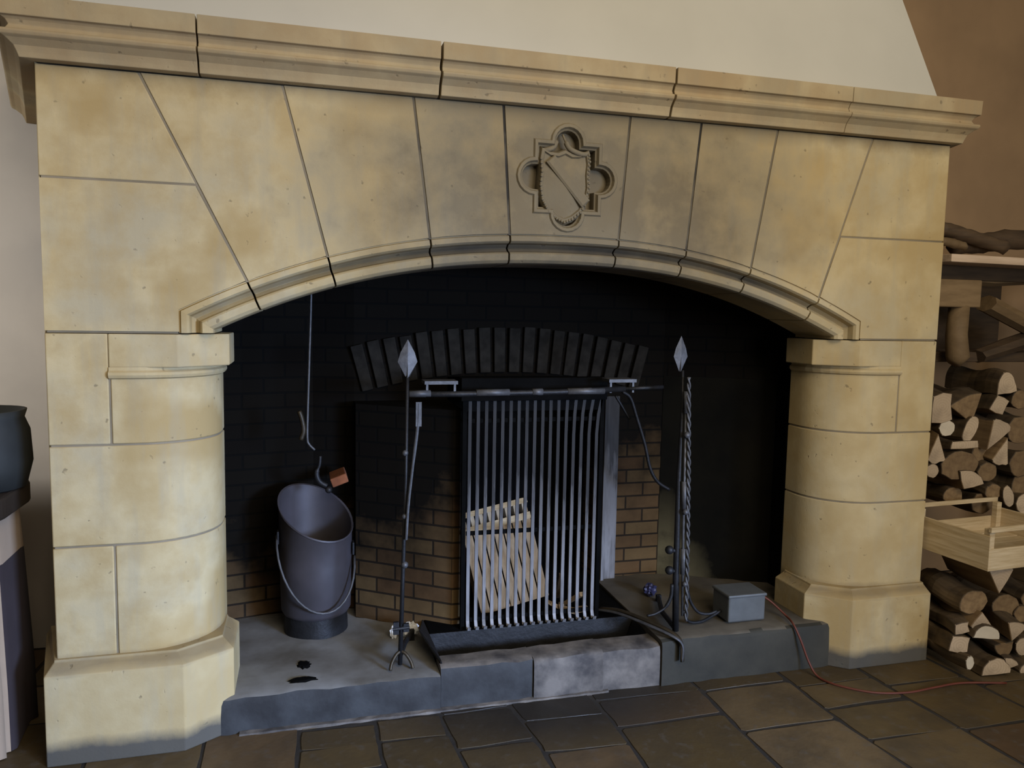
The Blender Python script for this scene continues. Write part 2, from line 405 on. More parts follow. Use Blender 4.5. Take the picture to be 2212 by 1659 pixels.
# ================================================================= the fireplace
XC = .868
FP = empty('stone_fireplace', (XC, 0, 0), 'monumental pale sandstone fireplace with a wide low arch, carved shield and moulded cornice', 'fireplace')
def mx(poly, side):   # plan of the left pier, mirrored for the right one
    return poly if side < 0 else [(2*XC-x, y) for x, y in poly][::-1]
arc = [(-.50+.232*math.sin(a), .215-.215*math.cos(a)) for a in [math.radians(d) for d in range(0, 91, 9)]]
SH_OUT = [(-.735, 0), (-.568, 0), (-.568, .29), (-.735-.08, .29)]
SH_IN = [(-.562, 0)]+arc+[(-.268, .29), (-.562, .29)]
SH_ALL = [(-.735, 0)]+arc+[(-.268, .29), (-.735-.08, .29)]
for side in (-1, 1):
    pier = empty('pier', (-.5 if side < 0 else 2*XC+.5, .15, 0)); pier.parent = FP; pier.location = (pier.location.x-XC, .15, 0)
    zs = [.28, .662, .975, 1.318] if side < 0 else [.28, .66, .945, 1.318]
    b = nb(); g = .0028
    def cut(poly): return mx(poly, side)
    # courses
    if side < 0:
        prism_z(b, cut(SH_OUT), zs[0], zs[1]-g); prism_z(b, cut(SH_IN), zs[0], zs[1]-g)
        prism_z(b, cut(SH_ALL), zs[1]+g, zs[2]-g)
    else:
        prism_z(b, cut(SH_ALL), zs[0], zs[1]-g); prism_z(b, cut(SH_ALL), zs[1]+g, zs[2]-g)
    prism_z(b, cut(SH_OUT), zs[2]+g, zs[3]-.004); prism_z(b, cut(SH_IN), zs[2]+g, 1.19)
    core = [(x+(-.5-x)*.014, y+(.15-y)*.022) for x, y in SH_ALL]
    prism_z(b, cut(core), .1, 1.31, mi=1)
    obj('pier_shaft', b, [M_STONE, M_JOINT], pier, bevel=.0035, smooth=True, autosmooth=25)
    # capital: half-octagon block over a bead
    b = nb()
    prism_z(b, cut([(-.566, -.002), (-.37, -.004), (-.230, .10), (-.230, .275), (-.566, .275)]), 1.212, 1.314)
    obj('capital', b, M_STONE, pier, bevel=.004)
    b = nb()
    rings = []
    for off, z in ((.0, 1.176), (.010, 1.181), (.014, 1.189), (.013, 1.197), (.005, 1.203), (.004, 1.213)):
        pl = [(-.566, -off)]+[(x+off*math.sin(math.radians(9*i)), y-off*math.cos(math.radians(9*i))) for i, (x, y) in enumerate(arc)]+[(-.268+off, .28), (-.566, .28)]
        rings.append([(x, y, z) for x, y in cut(pl)])
    loft(b, rings); obj('capital_bead', b, M_STONE, pier)
    # plinth
    pl0 = [(-.757, -.056), (-.367, -.056), (-.226, .038), (-.226, .265), (-.30, .29), (-.757-.09, .29)]
    if side > 0: pl0 = [(-.742, -.052), (-.367, -.052), (-.226, .062), (-.226, .265), (-.30, .29), (-.82, .29)]
    pl1 = [(-.740, -.012), (-.39, -.012), (-.262, .075), (-.262, .255), (-.31, .28), (-.83, .28)]
    b = nb()
    loft(b, [[(x, y, z) for x, y in cut(pl)] for pl, z in ((pl0, 0), (pl0, .283), (pl1, .310), (pl1, .316))])
    obj('plinth', b, M_STONE, pier, bevel=.006)
    # flank behind, splayed out to the wall
    b = nb()
    prism_z(b, cut([(-.735-.083, .292), (-.33, .292), (-.33, .868), (-.735-.241, .868)]), 0, 1.318)
    obj('pier_flank', b, [M_STONE], pier)

# --- arch ring and the stones above it
def ext(dx): return 1.668-.278*(abs(dx)/1.235)**2.3
J = [((-.462, 2.085), (-.158, 1.464)), ((-.055, 2.085), (.096, 1.50)), ((.350, 2.085), (.418, 1.555)), ((.651, 2.085), (.684, 1.60)),
     ((1.107, 2.085), (1.070, 1.577)), ((1.382, 2.085), (1.335, 1.58)), ((1.694, 2.085), (1.599, 1.527)), ((2.110, 2.085), (1.916, 1.50))]
def jx_at(j, z):
    (x0, z0), (x1, z1) = J[j]; return x0+(x1-x0)*(z-z0)/(z1-z0)
hit = []
for j in range(8):
    x = jx_at(j, 1.6)
    for _ in range(20): x = jx_at(j, ext(x-XC))
    hit.append(x)
path = [(XC-1.235, 1.318), (XC-1.235, 1.354)]
xs = sorted([XC+d*1.235 for d in [-1+2*i/64 for i in range(65)]]+hit)
xs2 = []
for x in xs:
    if x in hit or all(abs(x-h) > .012 for h in hit): xs2.append(x)
path += [(x, ext(x-XC)) for x in xs2]+[(XC+1.235, 1.354), (XC+1.235, 1.318)]
def offset(path, t):
    out = []
    for i, p in enumerate(path):
        p = Vector(p); a = Vector(path[max(i-1, 0)]); c = Vector(path[min(i+1, len(path)-1)])
        d1 = (p-a) if i > 0 else (c-p); d2 = (c-p) if i < len(path)-1 else (p-a)
        d1.normalize(); d2.normalize()
        n1 = Vector((d1.y, -d1.x)); n2 = Vector((d2.y, -d2.x)); n = (n1+n2).normalized()
        q = p+n*t/max(n.dot(n1), .5); out.append((q.x, max(q.y, 1.318)))
    out[0] = (out[0][0], 1.318); out[-1] = (out[-1][0], 1.318)
    return out
PROF = [(0, .27), (0, .006), (.004, .007), (.007, -.004), (.024, -.006), (.030, .004), (.034, .030), (.045, .046), (.056, .034), (.060, .020), (.066, .014), (.086, .018), (.096, .028), (.099, .045), (.099, .27)]
OFF = [offset(path, t) for t, _ in PROF]
idx = [min(range(len(path)), key=lambda k: abs(path[k][0]-h)+(0 if 1 < k < len(path)-2 else 9)) for h in hit]
bounds = [0]+idx+[len(path)-1]
FR = empty('arch', (XC, .13, 1.7)); FR.parent = FP; FR.location = (0, .13, 1.7)
def ring_segment(b, i0, i1, ga, gb):
    rings = []
    for k in range(i0, i1+1):
        ring = []
        for (t, y), of in zip(PROF, OFF):
            p = Vector(of[k])
            if k == i0 and ga: p += (Vector(of[k+1])-p).normalized()*ga
            if k == i1 and gb: p += (Vector(of[k-1])-p).normalized()*gb
            ring.append((p.x, y, p.y))
        rings.append(ring)
    loft(b, rings, close=True, cap=True)
G = .0045
def stone_poly(b, poly):
    prism_y(b, poly, .0, .27)
def quatre(s):   # barbed quatrefoil outline about its centre
    r, c, q = .068*(s if s < 1 else s), .119, .125
    grow = (s-1)*.12
    r = .066+grow; q = .125+grow
    out = []
    a0 = math.asin(min(1, (q-c)/r)) if q > c else 0
    for k in range(4):
        ang = k*PI/2
        # lobe towards +x rotated by ang: starts on the square's side, round, ends on it; then the corner
        for j in range(11):
            t = -PI/2-0+0+PI*j/10
            t = (-1+2*j/10)*(PI/2)
            x, y = c+r*math.cos(t), r*math.sin(t)
            out.append((x*math.cos(ang)-y*math.sin(ang), x*math.sin(ang)+y*math.cos(ang)))
        for x, y in ((q, r+.0005), (q, q), (r+.0005, q)):
            out.append((x*math.cos(ang)-y*math.sin(ang), x*math.sin(ang)+y*math.cos(ang)))
    return out
QC = (.882, 1.862)
for s in range(9):
    i0, i1 = bounds[s], bounds[s+1]
    low = [path[k] for k in range(i0, i1+1)]
    b = nb()
    ring_segment(b, i0, i1, 0 if s == 0 else .003, 0 if s == 8 else .003)
    low2 = list(low)
    if s > 0: low2[0] = (low2[0][0]+G, low2[0][1])
    if s < 8: low2[-1] = (low2[-1][0]-G, low2[-1][1])
    if s == 0:
        zj = 1.768
        stone_poly(b, [(-.735, 1.322)]+[(low2[0][0], 1.322)]+low2[1:]+[(jx_at(0, zj)-G, zj-.003), (-.735, zj-.003)])
        obj('spandrel_stone', b, M_STONE, FR, bevel=.003)
        b = nb(); stone_poly(b, [(-.735, zj+.003), (jx_at(0, zj)-G, zj+.003), (jx_at(0, 2.085)-G, 2.085), (-.735, 2.085)])
        obj('spandrel_stone', b, M_STONE, FR, bevel=.003); continue
    if s == 8:
        zj = 1.71; xr = 2*XC+.735
        stone_poly(b, low2[:-1]+[(low2[-1][0], 1.322), (xr, 1.322), (xr, zj-.003), (jx_at(7, zj)+G, zj-.003)])
        obj('spandrel_stone', b, M_STONE, FR, bevel=.003)
        b = nb(); stone_poly(b, [(jx_at(7, zj)+G, zj+.003), (xr, zj+.003), (xr, 2.085), (jx_at(7, 2.085)+G, 2.085)])
        obj('spandrel_stone', b, M_STONE, FR, bevel=.003); continue
    poly = low2+[(jx_at(s, 2.085)-G, 2.085), (jx_at(s-1, 2.085)+G, 2.085)]
    if s != 4:
        stone_poly(b, poly); obj('voussoir', b, M_STONE, FR, bevel=.003); continue
    # keystone: same block with a sunk barbed quatrefoil in its face
    outer = [b.verts.new((x, 0, z)) for x, z in poly]; back = [b.verts.new((x, .27, z)) for x, z in poly]
    n = len(poly)
    for i in range(n): b.faces.new((outer[i], outer[(i+1) % n], back[(i+1) % n], back[i]))
    b.faces.new(back)
    q0 = [(QC[0]+x, QC[1]+z) for x, z in quatre(1.0)]
    hole = [Vector((x, 0, z)) for x, z in q0]
    tri = tessellate_polygon([[v.co for v in outer], hole])
    hv = [b.verts.new(h) for h in hole]; av = outer+hv
    for t in tri:
        try: b.faces.new([av[i] for i in t])
        except ValueError: pass
    prev = hv; m_ = len(hv)
    for s_, y in ((.96, -.007), (.88, -.006), (.84, .006), (.80, .010), (.78, .045)):
        cur = [b.verts.new((QC[0]+x, y, QC[1]+z)) for x, z in quatre(s_)]
        for i in range(m_): b.faces.new((prev[i], prev[(i+1) % m_], cur[(i+1) % m_], cur[i]))
        prev = cur
    ftri = tessellate_polygon([[v.co for v in prev]])
    for t in ftri: b.faces.new([prev[i] for i in t])
    ks = obj('keystone', b, M_STONE, FR)
    # the shield with its bend, a studded rim and a strap over it
    sx_, sz_ = .872, 1.842
    half = [(0, .118), (.028, .106), (.062, .108), (.088, .122), (.094, .085), (.090, .04), (.094, -.01), (.086, -.06), (.062, -.102), (.030, -.128), (0, -.140)]
    out = [(sx_-x, sz_+z) for x, z in half]+[(sx_+x, sz_+z) for x, z in half[-2:0:-1]]
    b = nb()
    def sc(k, y): return [(sx_+(x-sx_)*k, y, sz_+(z-sz_)*k) for x, z in out]
    loft(b, [sc(1, .046), sc(1, .008), sc(.95, -.002), sc(.86, -.004), sc(.82, .004), sc(.5, -.004), sc(.12, -.008)])
    shd = obj('shield', b, M_STONE, ks, smooth=True, autosmooth=40)
    b = nb()
    m1 = rot('Y', 48, (sx_, 0, sz_)); loft(b, [[m1 @ Vector((sx_+dx, y, sz_+.012+dz)) for dx, dz in ((-.098, -.019), (.098, -.019), (.098, .019), (-.098, .019))] for y in (.004, -.010)]+[[m1 @ Vector((sx_+dx, -.014, sz_+.012+dz)) for dx, dz in ((-.094, -.012), (.094, -.012), (.094, .012), (-.094, .012))]])
    obj('shield_bend', b, M_STONE, shd)
    b = nb()
    for i in range(4, len(out)-3):
        a, c_ = Vector(out[i]), Vector(out[(i+1) % len(out)])
        for t in (0, .33, .66):
            p = a.lerp(c_, t); ball(b, (sx_+(p.x-sx_)*.93, -.003, sz_+(p.y-sz_)*.93), .0052)
    obj('shield_studs', b, M_STONE, shd, smooth=True)
    b = nb()
    tube(b, curve([(sx_-.005, .02, 2.010), (sx_+.002, .008, 1.985), (sx_+.012, -.001, 1.962), (sx_+.035, -.004, 1.950), (sx_+.062, .0, 1.945), (sx_+.085, .006, 1.950)], 5), [.004]*6+[.009]*20, 8)
    tube(b, curve([(sx_-.028, .02, 1.985), (sx_-.040, .01, 1.965), (sx_-.058, .004, 1.955), (sx_-.080, .01, 1.950)], 5), .009, 8)
    obj('shield_strap', b, M_STONE, ks, smooth=True)
# mortar bed seen in the joints
b = nb()
poly = [(-.728, 1.316)]+[(XC-1.24, 1.316)]+[(x, z+.002) for x, z in path[1:-1]]+[(XC+1.24, 1.316), (2*XC+.728, 1.316), (2*XC+.728, 2.08), (-.728, 2.08)]
jm = .12; loft(b, [[(x, y, z) for x, z in poly] for y in (.26, .28)])
for j in range(8):
    for k in (0,):
        (x0, z0), (x1, z1) = J[j]; z1 = ext(hit[j]-XC)-.004; x1 = jx_at(j, z1)
        loft(b, [[(x0-.005, y, z0), (x0+.005, y, z0), (x1+.005, y, z1), (x1-.005, y, z1)] for y in (.0035, .26)])
box(b, -.73, -.31, .0025, .26, 1.764, 1.772); box(b, 1.99, 2.465, .0025, .26, 1.706, 1.714); box(b, -.73, -.37, .006, .26, 1.316, 1.323); box(b, 2.11, 2.465, .006, .26, 1.316, 1.323)
obj('mortar_bed', b, M_JOINT, FR)
for side in (-1, 1):
    b = nb()
    prism_z(b, mx([(-.735, .001), (-.70, .272), (-.40, .272), (-.40, .868), (-.735-.241, .868), (-.735-.078, .272)], side), 1.32, 2.09)
    obj('breast_flank', b, M_STONE, FR)

# --- cornice
CN = empty('cornice', (XC, 0, 2.09)); CN.parent = FP; CN.location = (0, 0, 2.09)
CP = [(.0, 2.088), (.030, 2.090), (.034, 2.104), (.040, 2.120), (.056, 2.136), (.066, 2.142), (.070, 2.150), (.068, 2.156), (.054, 2.160), (.048, 2.172), (.054, 2.184), (.060, 2.190), (.070, 2.192), (.072, 2.245), (.0, 2.247)]
s15 = math.tan(math.radians(15.8))
def cring(x, p, z, end=None):   # point of the profile on the straight run, or at a mitred corner
    return (x, -p, z)
def seg(xa, xb, name='cornice_stone', endl=False, endr=False):
    b = nb(); rings = []
    back = [(.0, 0)]
    if endl:
        rings.append([(-.735-p*1.0-s15*(.868+p), .868, z) for p, z in CP])
        rings.append([(-.735-p, -p, z) for p, z in CP])
    else: rings.append([(xa, -p, z) for p, z in CP])
    if endr:
        rings.append([(2*XC+.735+p, -p, z) for p, z in CP])
        rings.append([(2*XC+.735+p+s15*(.868+p), .868, z) for p, z in CP])
    else: rings.append([(xb, -p, z) for p, z in CP])
    loft(b, rings)
    if not endl and not endr: box(b, xa, xb, -.001, .28, 2.089, 2.246)
    obj(name, b, M_CORN, CN, bevel=.002)
g = .0025
seg(0, -.293-g, endl=True); seg(-.293+g, .431-g*1.5); seg(.431+g*1.5, 1.243-g*1.5); seg(1.243+g*1.5, 1.956-g*.4); seg(1.956+g*.4, 0, endr=True)
b = nb(); prism_z(b, [(-.735, .004), (2*XC+.735, .004), (2*XC+.735+.23, .866), (-.735-.23, .866)], 2.09, 2.24)
obj('cornice_core', b, M_JOINT, CN)
# --- plaster hood rising from the cornice
b = nb()
def hood(z): 
    k = (z-2.24)
    return [(-.66+.31*k, .02+.22*k, z), (2.43-.31*k, .02+.22*k, z), (2.43+.22-.45*k*0-.31*k, .866, z), (-.66-.22+.31*k, .866, z)]
loft(b, [hood(2.238), hood(3.9)]); obj('plaster_hood', b, M_PLASTER, FP)

# --- inside of the fireplace
IN = empty('firebox', (XC, .5, 0)); IN.parent = FP; IN.location = (0, .5, 0)
b = nb()
prism_z(b, [(-.33, .68), (.04, .76), (.205, .70), (.60, .70), (.60, .90), (-.33, .90)], 0, 1.12)
prism_z(b, [(1.31, .70), (1.615, .70), (1.615, .90), (1.31, .90)], 0, 1.12)
prism_z(b, [(-.33, .68), (.04, .76), (.205, .70), (1.615, .70), (2.06, .46), (2.06, .90), (-.33, .90)], 1.12, 2.3)
obj('back_wall', b, M_BRICK, IN)
b = nb()
prism_z(b, [(1.617, .70), (2.07, .46), (2.07, .90), (1.617, .90)], 0, 1.12)
obj('splayed_wall', b, M_SPLAY, IN)
b = nb()   # the narrow flue chamber behind the grate
box(b, .60, 1.31, 1.15, 1.25, 0, 1.2); box(b, .50, .60, .9, 1.25, 0, 1.2); box(b, 1.31, 1.41, .9, 1.25, 0, 1.2); box(b, .5, 1.41, .9, 1.25, 1.12, 1.3)
box(b, .60, 1.31, .70, 1.15, 0, .165)
obj('flue_chamber', b, M_SOOT, IN)
b = nb()
prism_z(b, [(.205, .60), (.56, .345), (.60, .345), (.60, .70), (.205, .70)], .1, 1.02)
obj('brick_cheek', b, M_BRICK, IN)
b = nb()
box(b, 2.06, 2.12, .2925, .9, 0, 2.3); box(b, -.36, -.31, .2925, .9, 0, 2.3); box(b, -.4, 2.1, .28, 1.0, 2.26, 2.34)
obj('smoke_chamber', b, M_SOOT, IN)
b = nb()   # segmental brick arch over the opening
Ro, Ri = 2.62, 2.425; cz = 1.335-Ro
for k in range(-10, 10):
    a0 = (k+.06)*.0262+.002; a1 = (k+.94)*.0262-.002
    pr = rnd.uniform(-.004, .004); r1 = Ro+rnd.uniform(-.006, .004)
    ap = [(XC-.01+r*math.sin(a), cz+r*math.cos(a)) for r, a in ((Ri, a0), (r1, a0), (r1, a1), (Ri, a1))]
    prism_y(b, ap, .682+pr, .705)
obj('brick_arch', b, M_ARCHBRICK, IN, bevel=.003)
b = nb(); box(b, 1.315, 1.392, .676, .70, .16, 1.03); box(b, 1.315, 1.330, .66, .70, .16, 1.03)
tag(obj('iron_jamb', b, M_BAR, IN, bevel=.002), 'grey iron strip')

# hearth
HE = empty('hearth', (XC, .3, 0)); HE.parent = FP; HE.location = (0, .3, 0)
def worn(bm, amp, seed):
    r_ = random.Random(seed)
    for v in bm.verts: v.co += Vector((r_.uniform(-amp, amp)*.5, r_.uniform(-amp, amp), r_.uniform(-amp, amp)*.6))
def slab(x0, x1, y0, y1, h0, h1, mats, name, seed, n=14, ny=6, rd=.022):
    """slab with a worn rounded front edge; h0..h1 height from left to right"""
    b = nb(); rings = []; r_ = random.Random(seed)
    for i in range(n+1):
        x = x0+(x1-x0)*i/n; h = h0+(h1-h0)*i/n+r_.uniform(-.003, .003); dy = r_.uniform(-.005, .005)
        prof = [(y0+dy, 0), (y0+dy, h*.5), (y0+dy+.002, h-rd), (y0+dy+rd*.3, h-rd*.3), (y0+dy+rd, h)]+[(y0+(y1-y0)*k/ny, h+r_.uniform(-.002, .002)) for k in range(1, ny+1)]+[(y1, 0)]
        rings.append([(x, yy, zz) for yy, zz in prof])
    loft(b, rings)
    for f in b.faces:
        c_ = f.calc_center_median(); f.material_index = 1 if (abs(f.normal.y) > .75 and c_.y < y0+.05) or False else 0
    b.normal_update()
    for f in b.faces:
        c_ = f.calc_center_median()
        if c_.y < y0+.012: f.material_index = 1
    return obj(name, b, mats, HE, smooth=True, autosmooth=50)
slab(-.30, .46, .012, .72, .124, .128, [M_HEARTH, M_HEARTHF], 'hearth_slab', 1)
slab(.462, .80, .012, .115, .148, .152, [M_CURB, M_HEARTHF], 'curb_stone', 2, 6, 2)
slab(.802, 1.068, .006, .115, .150, .156, [M_CURB, M_CURB], 'curb_stone', 3, 5, 2)
slab(1.070, 1.298, .004, .115, .152, .156, [M_CURB, M_CURB], 'curb_stone', 5, 5, 2)
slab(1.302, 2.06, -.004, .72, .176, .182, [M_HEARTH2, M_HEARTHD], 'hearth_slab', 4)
b = nb()
rr_ = random.Random(12); n_ = 40
loft(b, [[(-.21+1.3*k/n_, -.006+rr_.uniform(-.004, .003), -.002), (-.21+1.3*k/n_, -.004, .003+rr_.uniform(0, .003)), (-.21+1.3*k/n_, .014, .007), (-.21+1.3*k/n_, .014, -.002)] for k in range(n_+1)])
obj('mortar_fillet', b, M_CURB, HE)
b = nb(); box(b, .46, 1.30, .115, .30, 0, .05); obj('fire_pit', b, M_SOOT, HE)
b = nb(); box(b, .46, 1.31, .275, .70, 0, .166); obj('grate_ledge', b, M_SOOT, HE, bevel=.006)

# ================================================================= irons and things in the fireplace
# tall bar grate standing on the ledge
GR = empty('bar_grate', (.865, .29, .166), 'tall upright iron grate of many thin vertical bars across the black opening', 'grate')
N = 17
for i in range(N):
    x = .612+i*(1.128-.612)/(N-1)
    b = nb()
    top = 1.045
    bend = .012*max(0, (i-11))/5
    pts = [(x, .268, .172), (x, .262, .166+.008), (x, .278, .19), (x, .29, .24), (x, .29, .7), (x+.002, .29, top-.06), (x+.004+bend, .29, top)]
    hw = .0065; rings = []
    for p in [(x, .252, .186), (x, .258, .173), (x, .276, .172), (x, .288, .20), (x, .290, .30), (x, .29, .65), (x, .29, top-.12), (x+bend*.5, .29, top-.04), (x+bend*1.5, .29, top+.02)]:
        rings.append([(p[0]-hw, p[1]-.004, p[2]), (p[0]+hw, p[1]-.004, p[2]), (p[0]+hw, p[1]+.004, p[2]), (p[0]-hw, p[1]+.004, p[2])])
    loft(b, rings); obj('bar', b, M_BAR, GR, bevel=.0015, seg=1)
for z in (.985, .545, .20):
    b = nb(); box(b, .604, 1.136, .294, .302, z-.008, z+.008); obj('crossbar', b, M_SOOT, GR)
b = nb(); box(b, .575, 1.165, .275, .335, 1.062, 1.150); box(b, .585, 1.15, .288, .30, 1.02, 1.062); obj('top_plate', b, M_SOOT, GR, bevel=.003)
for x in (.592, 1.150):
    b = nb(); box(b, x-.008, x+.008, .286, .304, .166, 1.07); obj('side_post', b, M_SOOT, GR)

def spearhead(b, x, y, zb, zt, w_):
    zm = zb+(zt-zb)*.42
    loft(b, [[(x+s*.15*w_*dx, y+.006*dy, zb) for dx, dy in ((-1, 0), (0, -1), (1, 0), (0, 1))] for s in (1,)]+
            [[(x+w_*dx, y+.005*dy, zm) for dx, dy in ((-1, 0), (0, -1), (1, 0), (0, 1))],
             [(x+w_*.72*dx, y+.005*dy, zm+(zt-zm)*.42) for dx, dy in ((-1, 0), (0, -1), (1, 0), (0, 1))],
             [(x+.001*dx, y+.001*dy, zt) for dx, dy in ((-1, 0), (0, -1), (1, 0), (0, 1))]])
# left andiron
AL = empty('andiron', (.335, .10, .126), 'tall iron fire dog with a spear tip, standing between the ash bucket and the grate', 'andiron', 'spear-tipped fire dogs')
b = nb(); tube(b, [(.328, .10, .14), (.336, .10, .45), (.345, .10, .8), (.349, .10, 1.175)], [.0085, .0075, .006, .006], 8); obj('post', b, M_IRON, AL, smooth=True)
b = nb(); spearhead(b, .349, .10, 1.168, 1.30, .034); obj('spear_tip', b, M_IRONL, AL)
for z, r in ((.905, .011), (.68, .011), (.505, .013)):
    b = nb(); ball(b, (.342, .097, z), r); obj('collar', b, M_IRONL, AL, smooth=True)
b = nb(); box(b, .303, .322, .088, .10, .255, .30); box(b, .338, .358, .088, .10, .262, .292); tube(b, [(.30, .09, .275), (.36, .09, .278)], .006)
obj('hook_bracket', b, M_IRON, AL)
for sx in (-1, 1):
    b = nb(); tube(b, curve([(.330, .10, .19), (.330+sx*.018, .09, .18), (.33+sx*.034, .08, .155), (.33+sx*.040, .07, .134)], 5), .006); obj('leg', b, M_RUST, AL, smooth=True)
b = nb(); tube(b, [(.330, .11, .17), (.36, .22, .165), (.40, .32, .16)], .010); box(b, .39, .41, .315, .33, .125, .17); obj('log_bar', b, M_IRON, AL)
# tongs hanging from the left andiron
b = nb(); tube(b, curve([(.385, .085, 1.08), (.383, .085, 1.0), (.366, .085, .85), (.352, .083, .72), (.345, .082, .60)], 5), [.006]*9+[.005]*8, 8)
box(b, .376, .396, .080, .088, 1.0, 1.085)
tag(obj('fire_tongs', b, M_IRONL, None, smooth=False), 'slim grey fire tongs hanging slanted beside the left-hand spear-tipped post', 'fire tongs')
# right andiron
AR = empty('andiron', (1.36, .03, .18), 'tall iron fire dog with a spear tip and scrolled foot, near the grey metal box', 'andiron', 'spear-tipped fire dogs')
def ar(u, v, Y=.03): return at(u, v, Y)
b = nb(); tube(b, [ar(1459, 1362), ar(1460, 1250), ar(1466, 1040), ar(1474, 880), ar(1475, 800)], [.013, .013, .010, .006, .005], 8); obj('post', b, M_IRON, AR, smooth=True)
b = nb(); p = ar(1474, 802); q = ar(1472, 726); spearhead(b, q.x, .03, p.z, q.z, .028); obj('spear_tip', b, M_IRONL, AR)
for v in (1188, 1232):
    b = nb(); p = ar(1446, v); ball(b, p, .017); tube(b, [p, ar(1462, v+2)], .008); obj('rest_knob', b, M_IRON, AR, smooth=True)
b = nb(); tube(b, curve([ar(1452, 1262), ar(1449, 1290), ar(1437, 1312), ar(1415, 1326), ar(1398, 1330)], 5), [.007]*10+[.005]*11); obj('leg', b, M_IRON, AR, smooth=True)
b = nb(); tube(b, curve([ar(1484, 1270), ar(1492, 1300), ar(1508, 1322), ar(1530, 1326), ar(1548, 1320)], 5), .006); obj('leg', b, M_IRON, AR, smooth=True)
b = nb(); tube(b, [ar(1459, 1358), (1.40, .2, .20), (1.46, .36, .20)], .010); box(b, 1.45, 1.47, .35, .365, .182, .21); obj('log_bar', b, M_IRON, AR)
# twisted poker and brush rod hanging at the right andiron
def twisted(path, r, name, label, cat, knobs):
    pts = []
    for (a, c_) in zip(path, path[1:]):
        for k in range(40):
            t = k/40; pts.append(Vector(a).lerp(Vector(c_), t))
    b = nb()
    for ph in (0, PI):
        tube(b, [p+Vector((r*math.cos(i*.7+ph), r*math.sin(i*.7+ph), 0)) for i, p in enumerate(pts)], r, 6)
    for kk, rr in knobs: ball(b, kk, rr)
    o = obj(name, b, M_IRONL, None, smooth=True); tag(o, label, cat)
    return o
twisted([ar(1488, 815, .00), ar(1488, 1000, .0), ar(1486, 1170, .0), ar(1482, 1345, .0)], .0042, 'poker', 'twisted grey iron poker hanging down the right-hand spear-tipped post', 'poker', [(ar(1484, 940, .0), .012), (ar(1481, 1106, .0), .012), (ar(1479, 1262, 0), .010)])
b = nb(); pA = ar(1483, 860, .012); tube(b, [ar(1484, 845, .012), ar(1484, 892, .012)], .013, 10); tube(b, [ar(1482, 892, .012), ar(1478, 1060, .012), ar(1476, 1150, .012), ar(1474, 1330, .012)], .0055, 8)
tube(b, [ar(1478, 1040, .012), ar(1478, 1105, .012)], .011, 8); tube(b, [ar(1476, 1185, .012), ar(1475, 1240, .012)], .011, 8)
tag(obj('fire_shovel_rod', b, M_IRONL, None, smooth=True), 'plain grey iron rod with thick sleeves beside the twisted poker', 'fire tool')
# spit bar across
b = nb(); y_ = .17
pA, pB = at(884, 852, y_), at(1350, 840, y_)
tube(b, [pA, at(1000, 851, y_), at(1200, 847, y_), pB], .011, 8)
tube(b, [pB, at(1432, 836, y_)], .008, 8)
sp = obj('spit_bar', b, M_IRON, None, smooth=True); tag(sp, 'long horizontal iron spit bar running over the top of the grate', 'spit')
for u0, u1 in ((884, 930), (1029, 1100), (1150, 1172), (1226, 1305)):
    b = nb(); tube(b, [at(u0, 851-(u0-884)*.016, y_-.001), at(u1, 851-(u1-884)*.016, y_-.001)], .0128, 8); obj('sleeve', b, M_IRONL, sp, smooth=True)
for i, (u0, u1, v) in enumerate(((914, 985, 825), (1308, 1366, 821))):
    b = nb(); a, c_ = at(u0, v, .20), at(u1, v, .20); box(b, a.x, c_.x, .16, .24, a.z-.006, a.z+.006)
    for xx in (a.x+.01, c_.x-.01): box(b, xx-.004, xx+.004, .168, .176, a.z-.046, a.z-.005)
    obj('rest_plate', b, M_IRONL, sp)
# curved flue rod on the right of the grate
b = nb(); y_ = .40
tube(b, curve([at(1345, 846, y_), at(1362, 860, y_), at(1375, 900, y_), at(1393, 960, y_), at(1404, 1010, y_), at(1420, 1040, y_), at(1446, 1058, y_)], 6), .0075, 8)
tag(obj('hooked_rod', b, M_IRON, None, smooth=True), 'curved dark rod drooping from the end of the spit bar over the brickwork', 'rod')
b = nb(); tube(b, curve([at(1330, 855, .45), at(1345, 880, .45), at(1360, 905, .45)], 6), .006, 8); tag(obj('hook', b, M_IRON, None, smooth=True), 'short dark hook hanging under the right end of the spit bar', 'hook')
# pull rod hanging at the left
b = nb(); y_ = .36
tube(b, curve([at(672, 560, y_), at(672, 640, y_), at(669, 750, y_), at(665, 880, y_), at(664, 945, y_), at(668, 960, y_), at(680, 972, y_)], 5), .0042, 8)
pr = obj('pull_rod', b, M_IRONL, None, smooth=True); tag(pr, 'thin grey metal rod hanging from the smoke chamber above the bucket', 'rod')
b = nb(); tube(b, curve([at(646, 888, .42), at(652, 905, .42), at(656, 930, .42), at(650, 950, .42)], 5), .009, 8); 
tag(obj('wall_hook', b, M_RUST, None, smooth=True), 'small brown hook behind the lower end of the thin hanging rod', 'hook')
# pot hook with crescent, and the loose brick
b = nb(); y_ = .46
tube(b, curve([at(692, 985, y_), at(690, 1005, y_), at(684, 1022, y_), at(690, 1040, y_), at(706, 1050, y_)], 6), [.006]*10+[.010]*15, 8); ball(b, at(710, 1058, y_), .014)
tag(obj('pot_hook', b, M_IRON, None, smooth=True), 'crescent iron pot hook just above the mouth of the ash bucket', 'hook')
b = nb(); p = at(733, 1031, .56); box(b, p.x-.035, p.x+.030, .50, .64, p.z-.018, p.z+.018, mtx=rot('Y', -20, p)); tag(obj('broken_brick', b, M_RBRICK, None, bevel=.004), 'orange broken brick jutting from the wall above the ash bucket', 'brick')

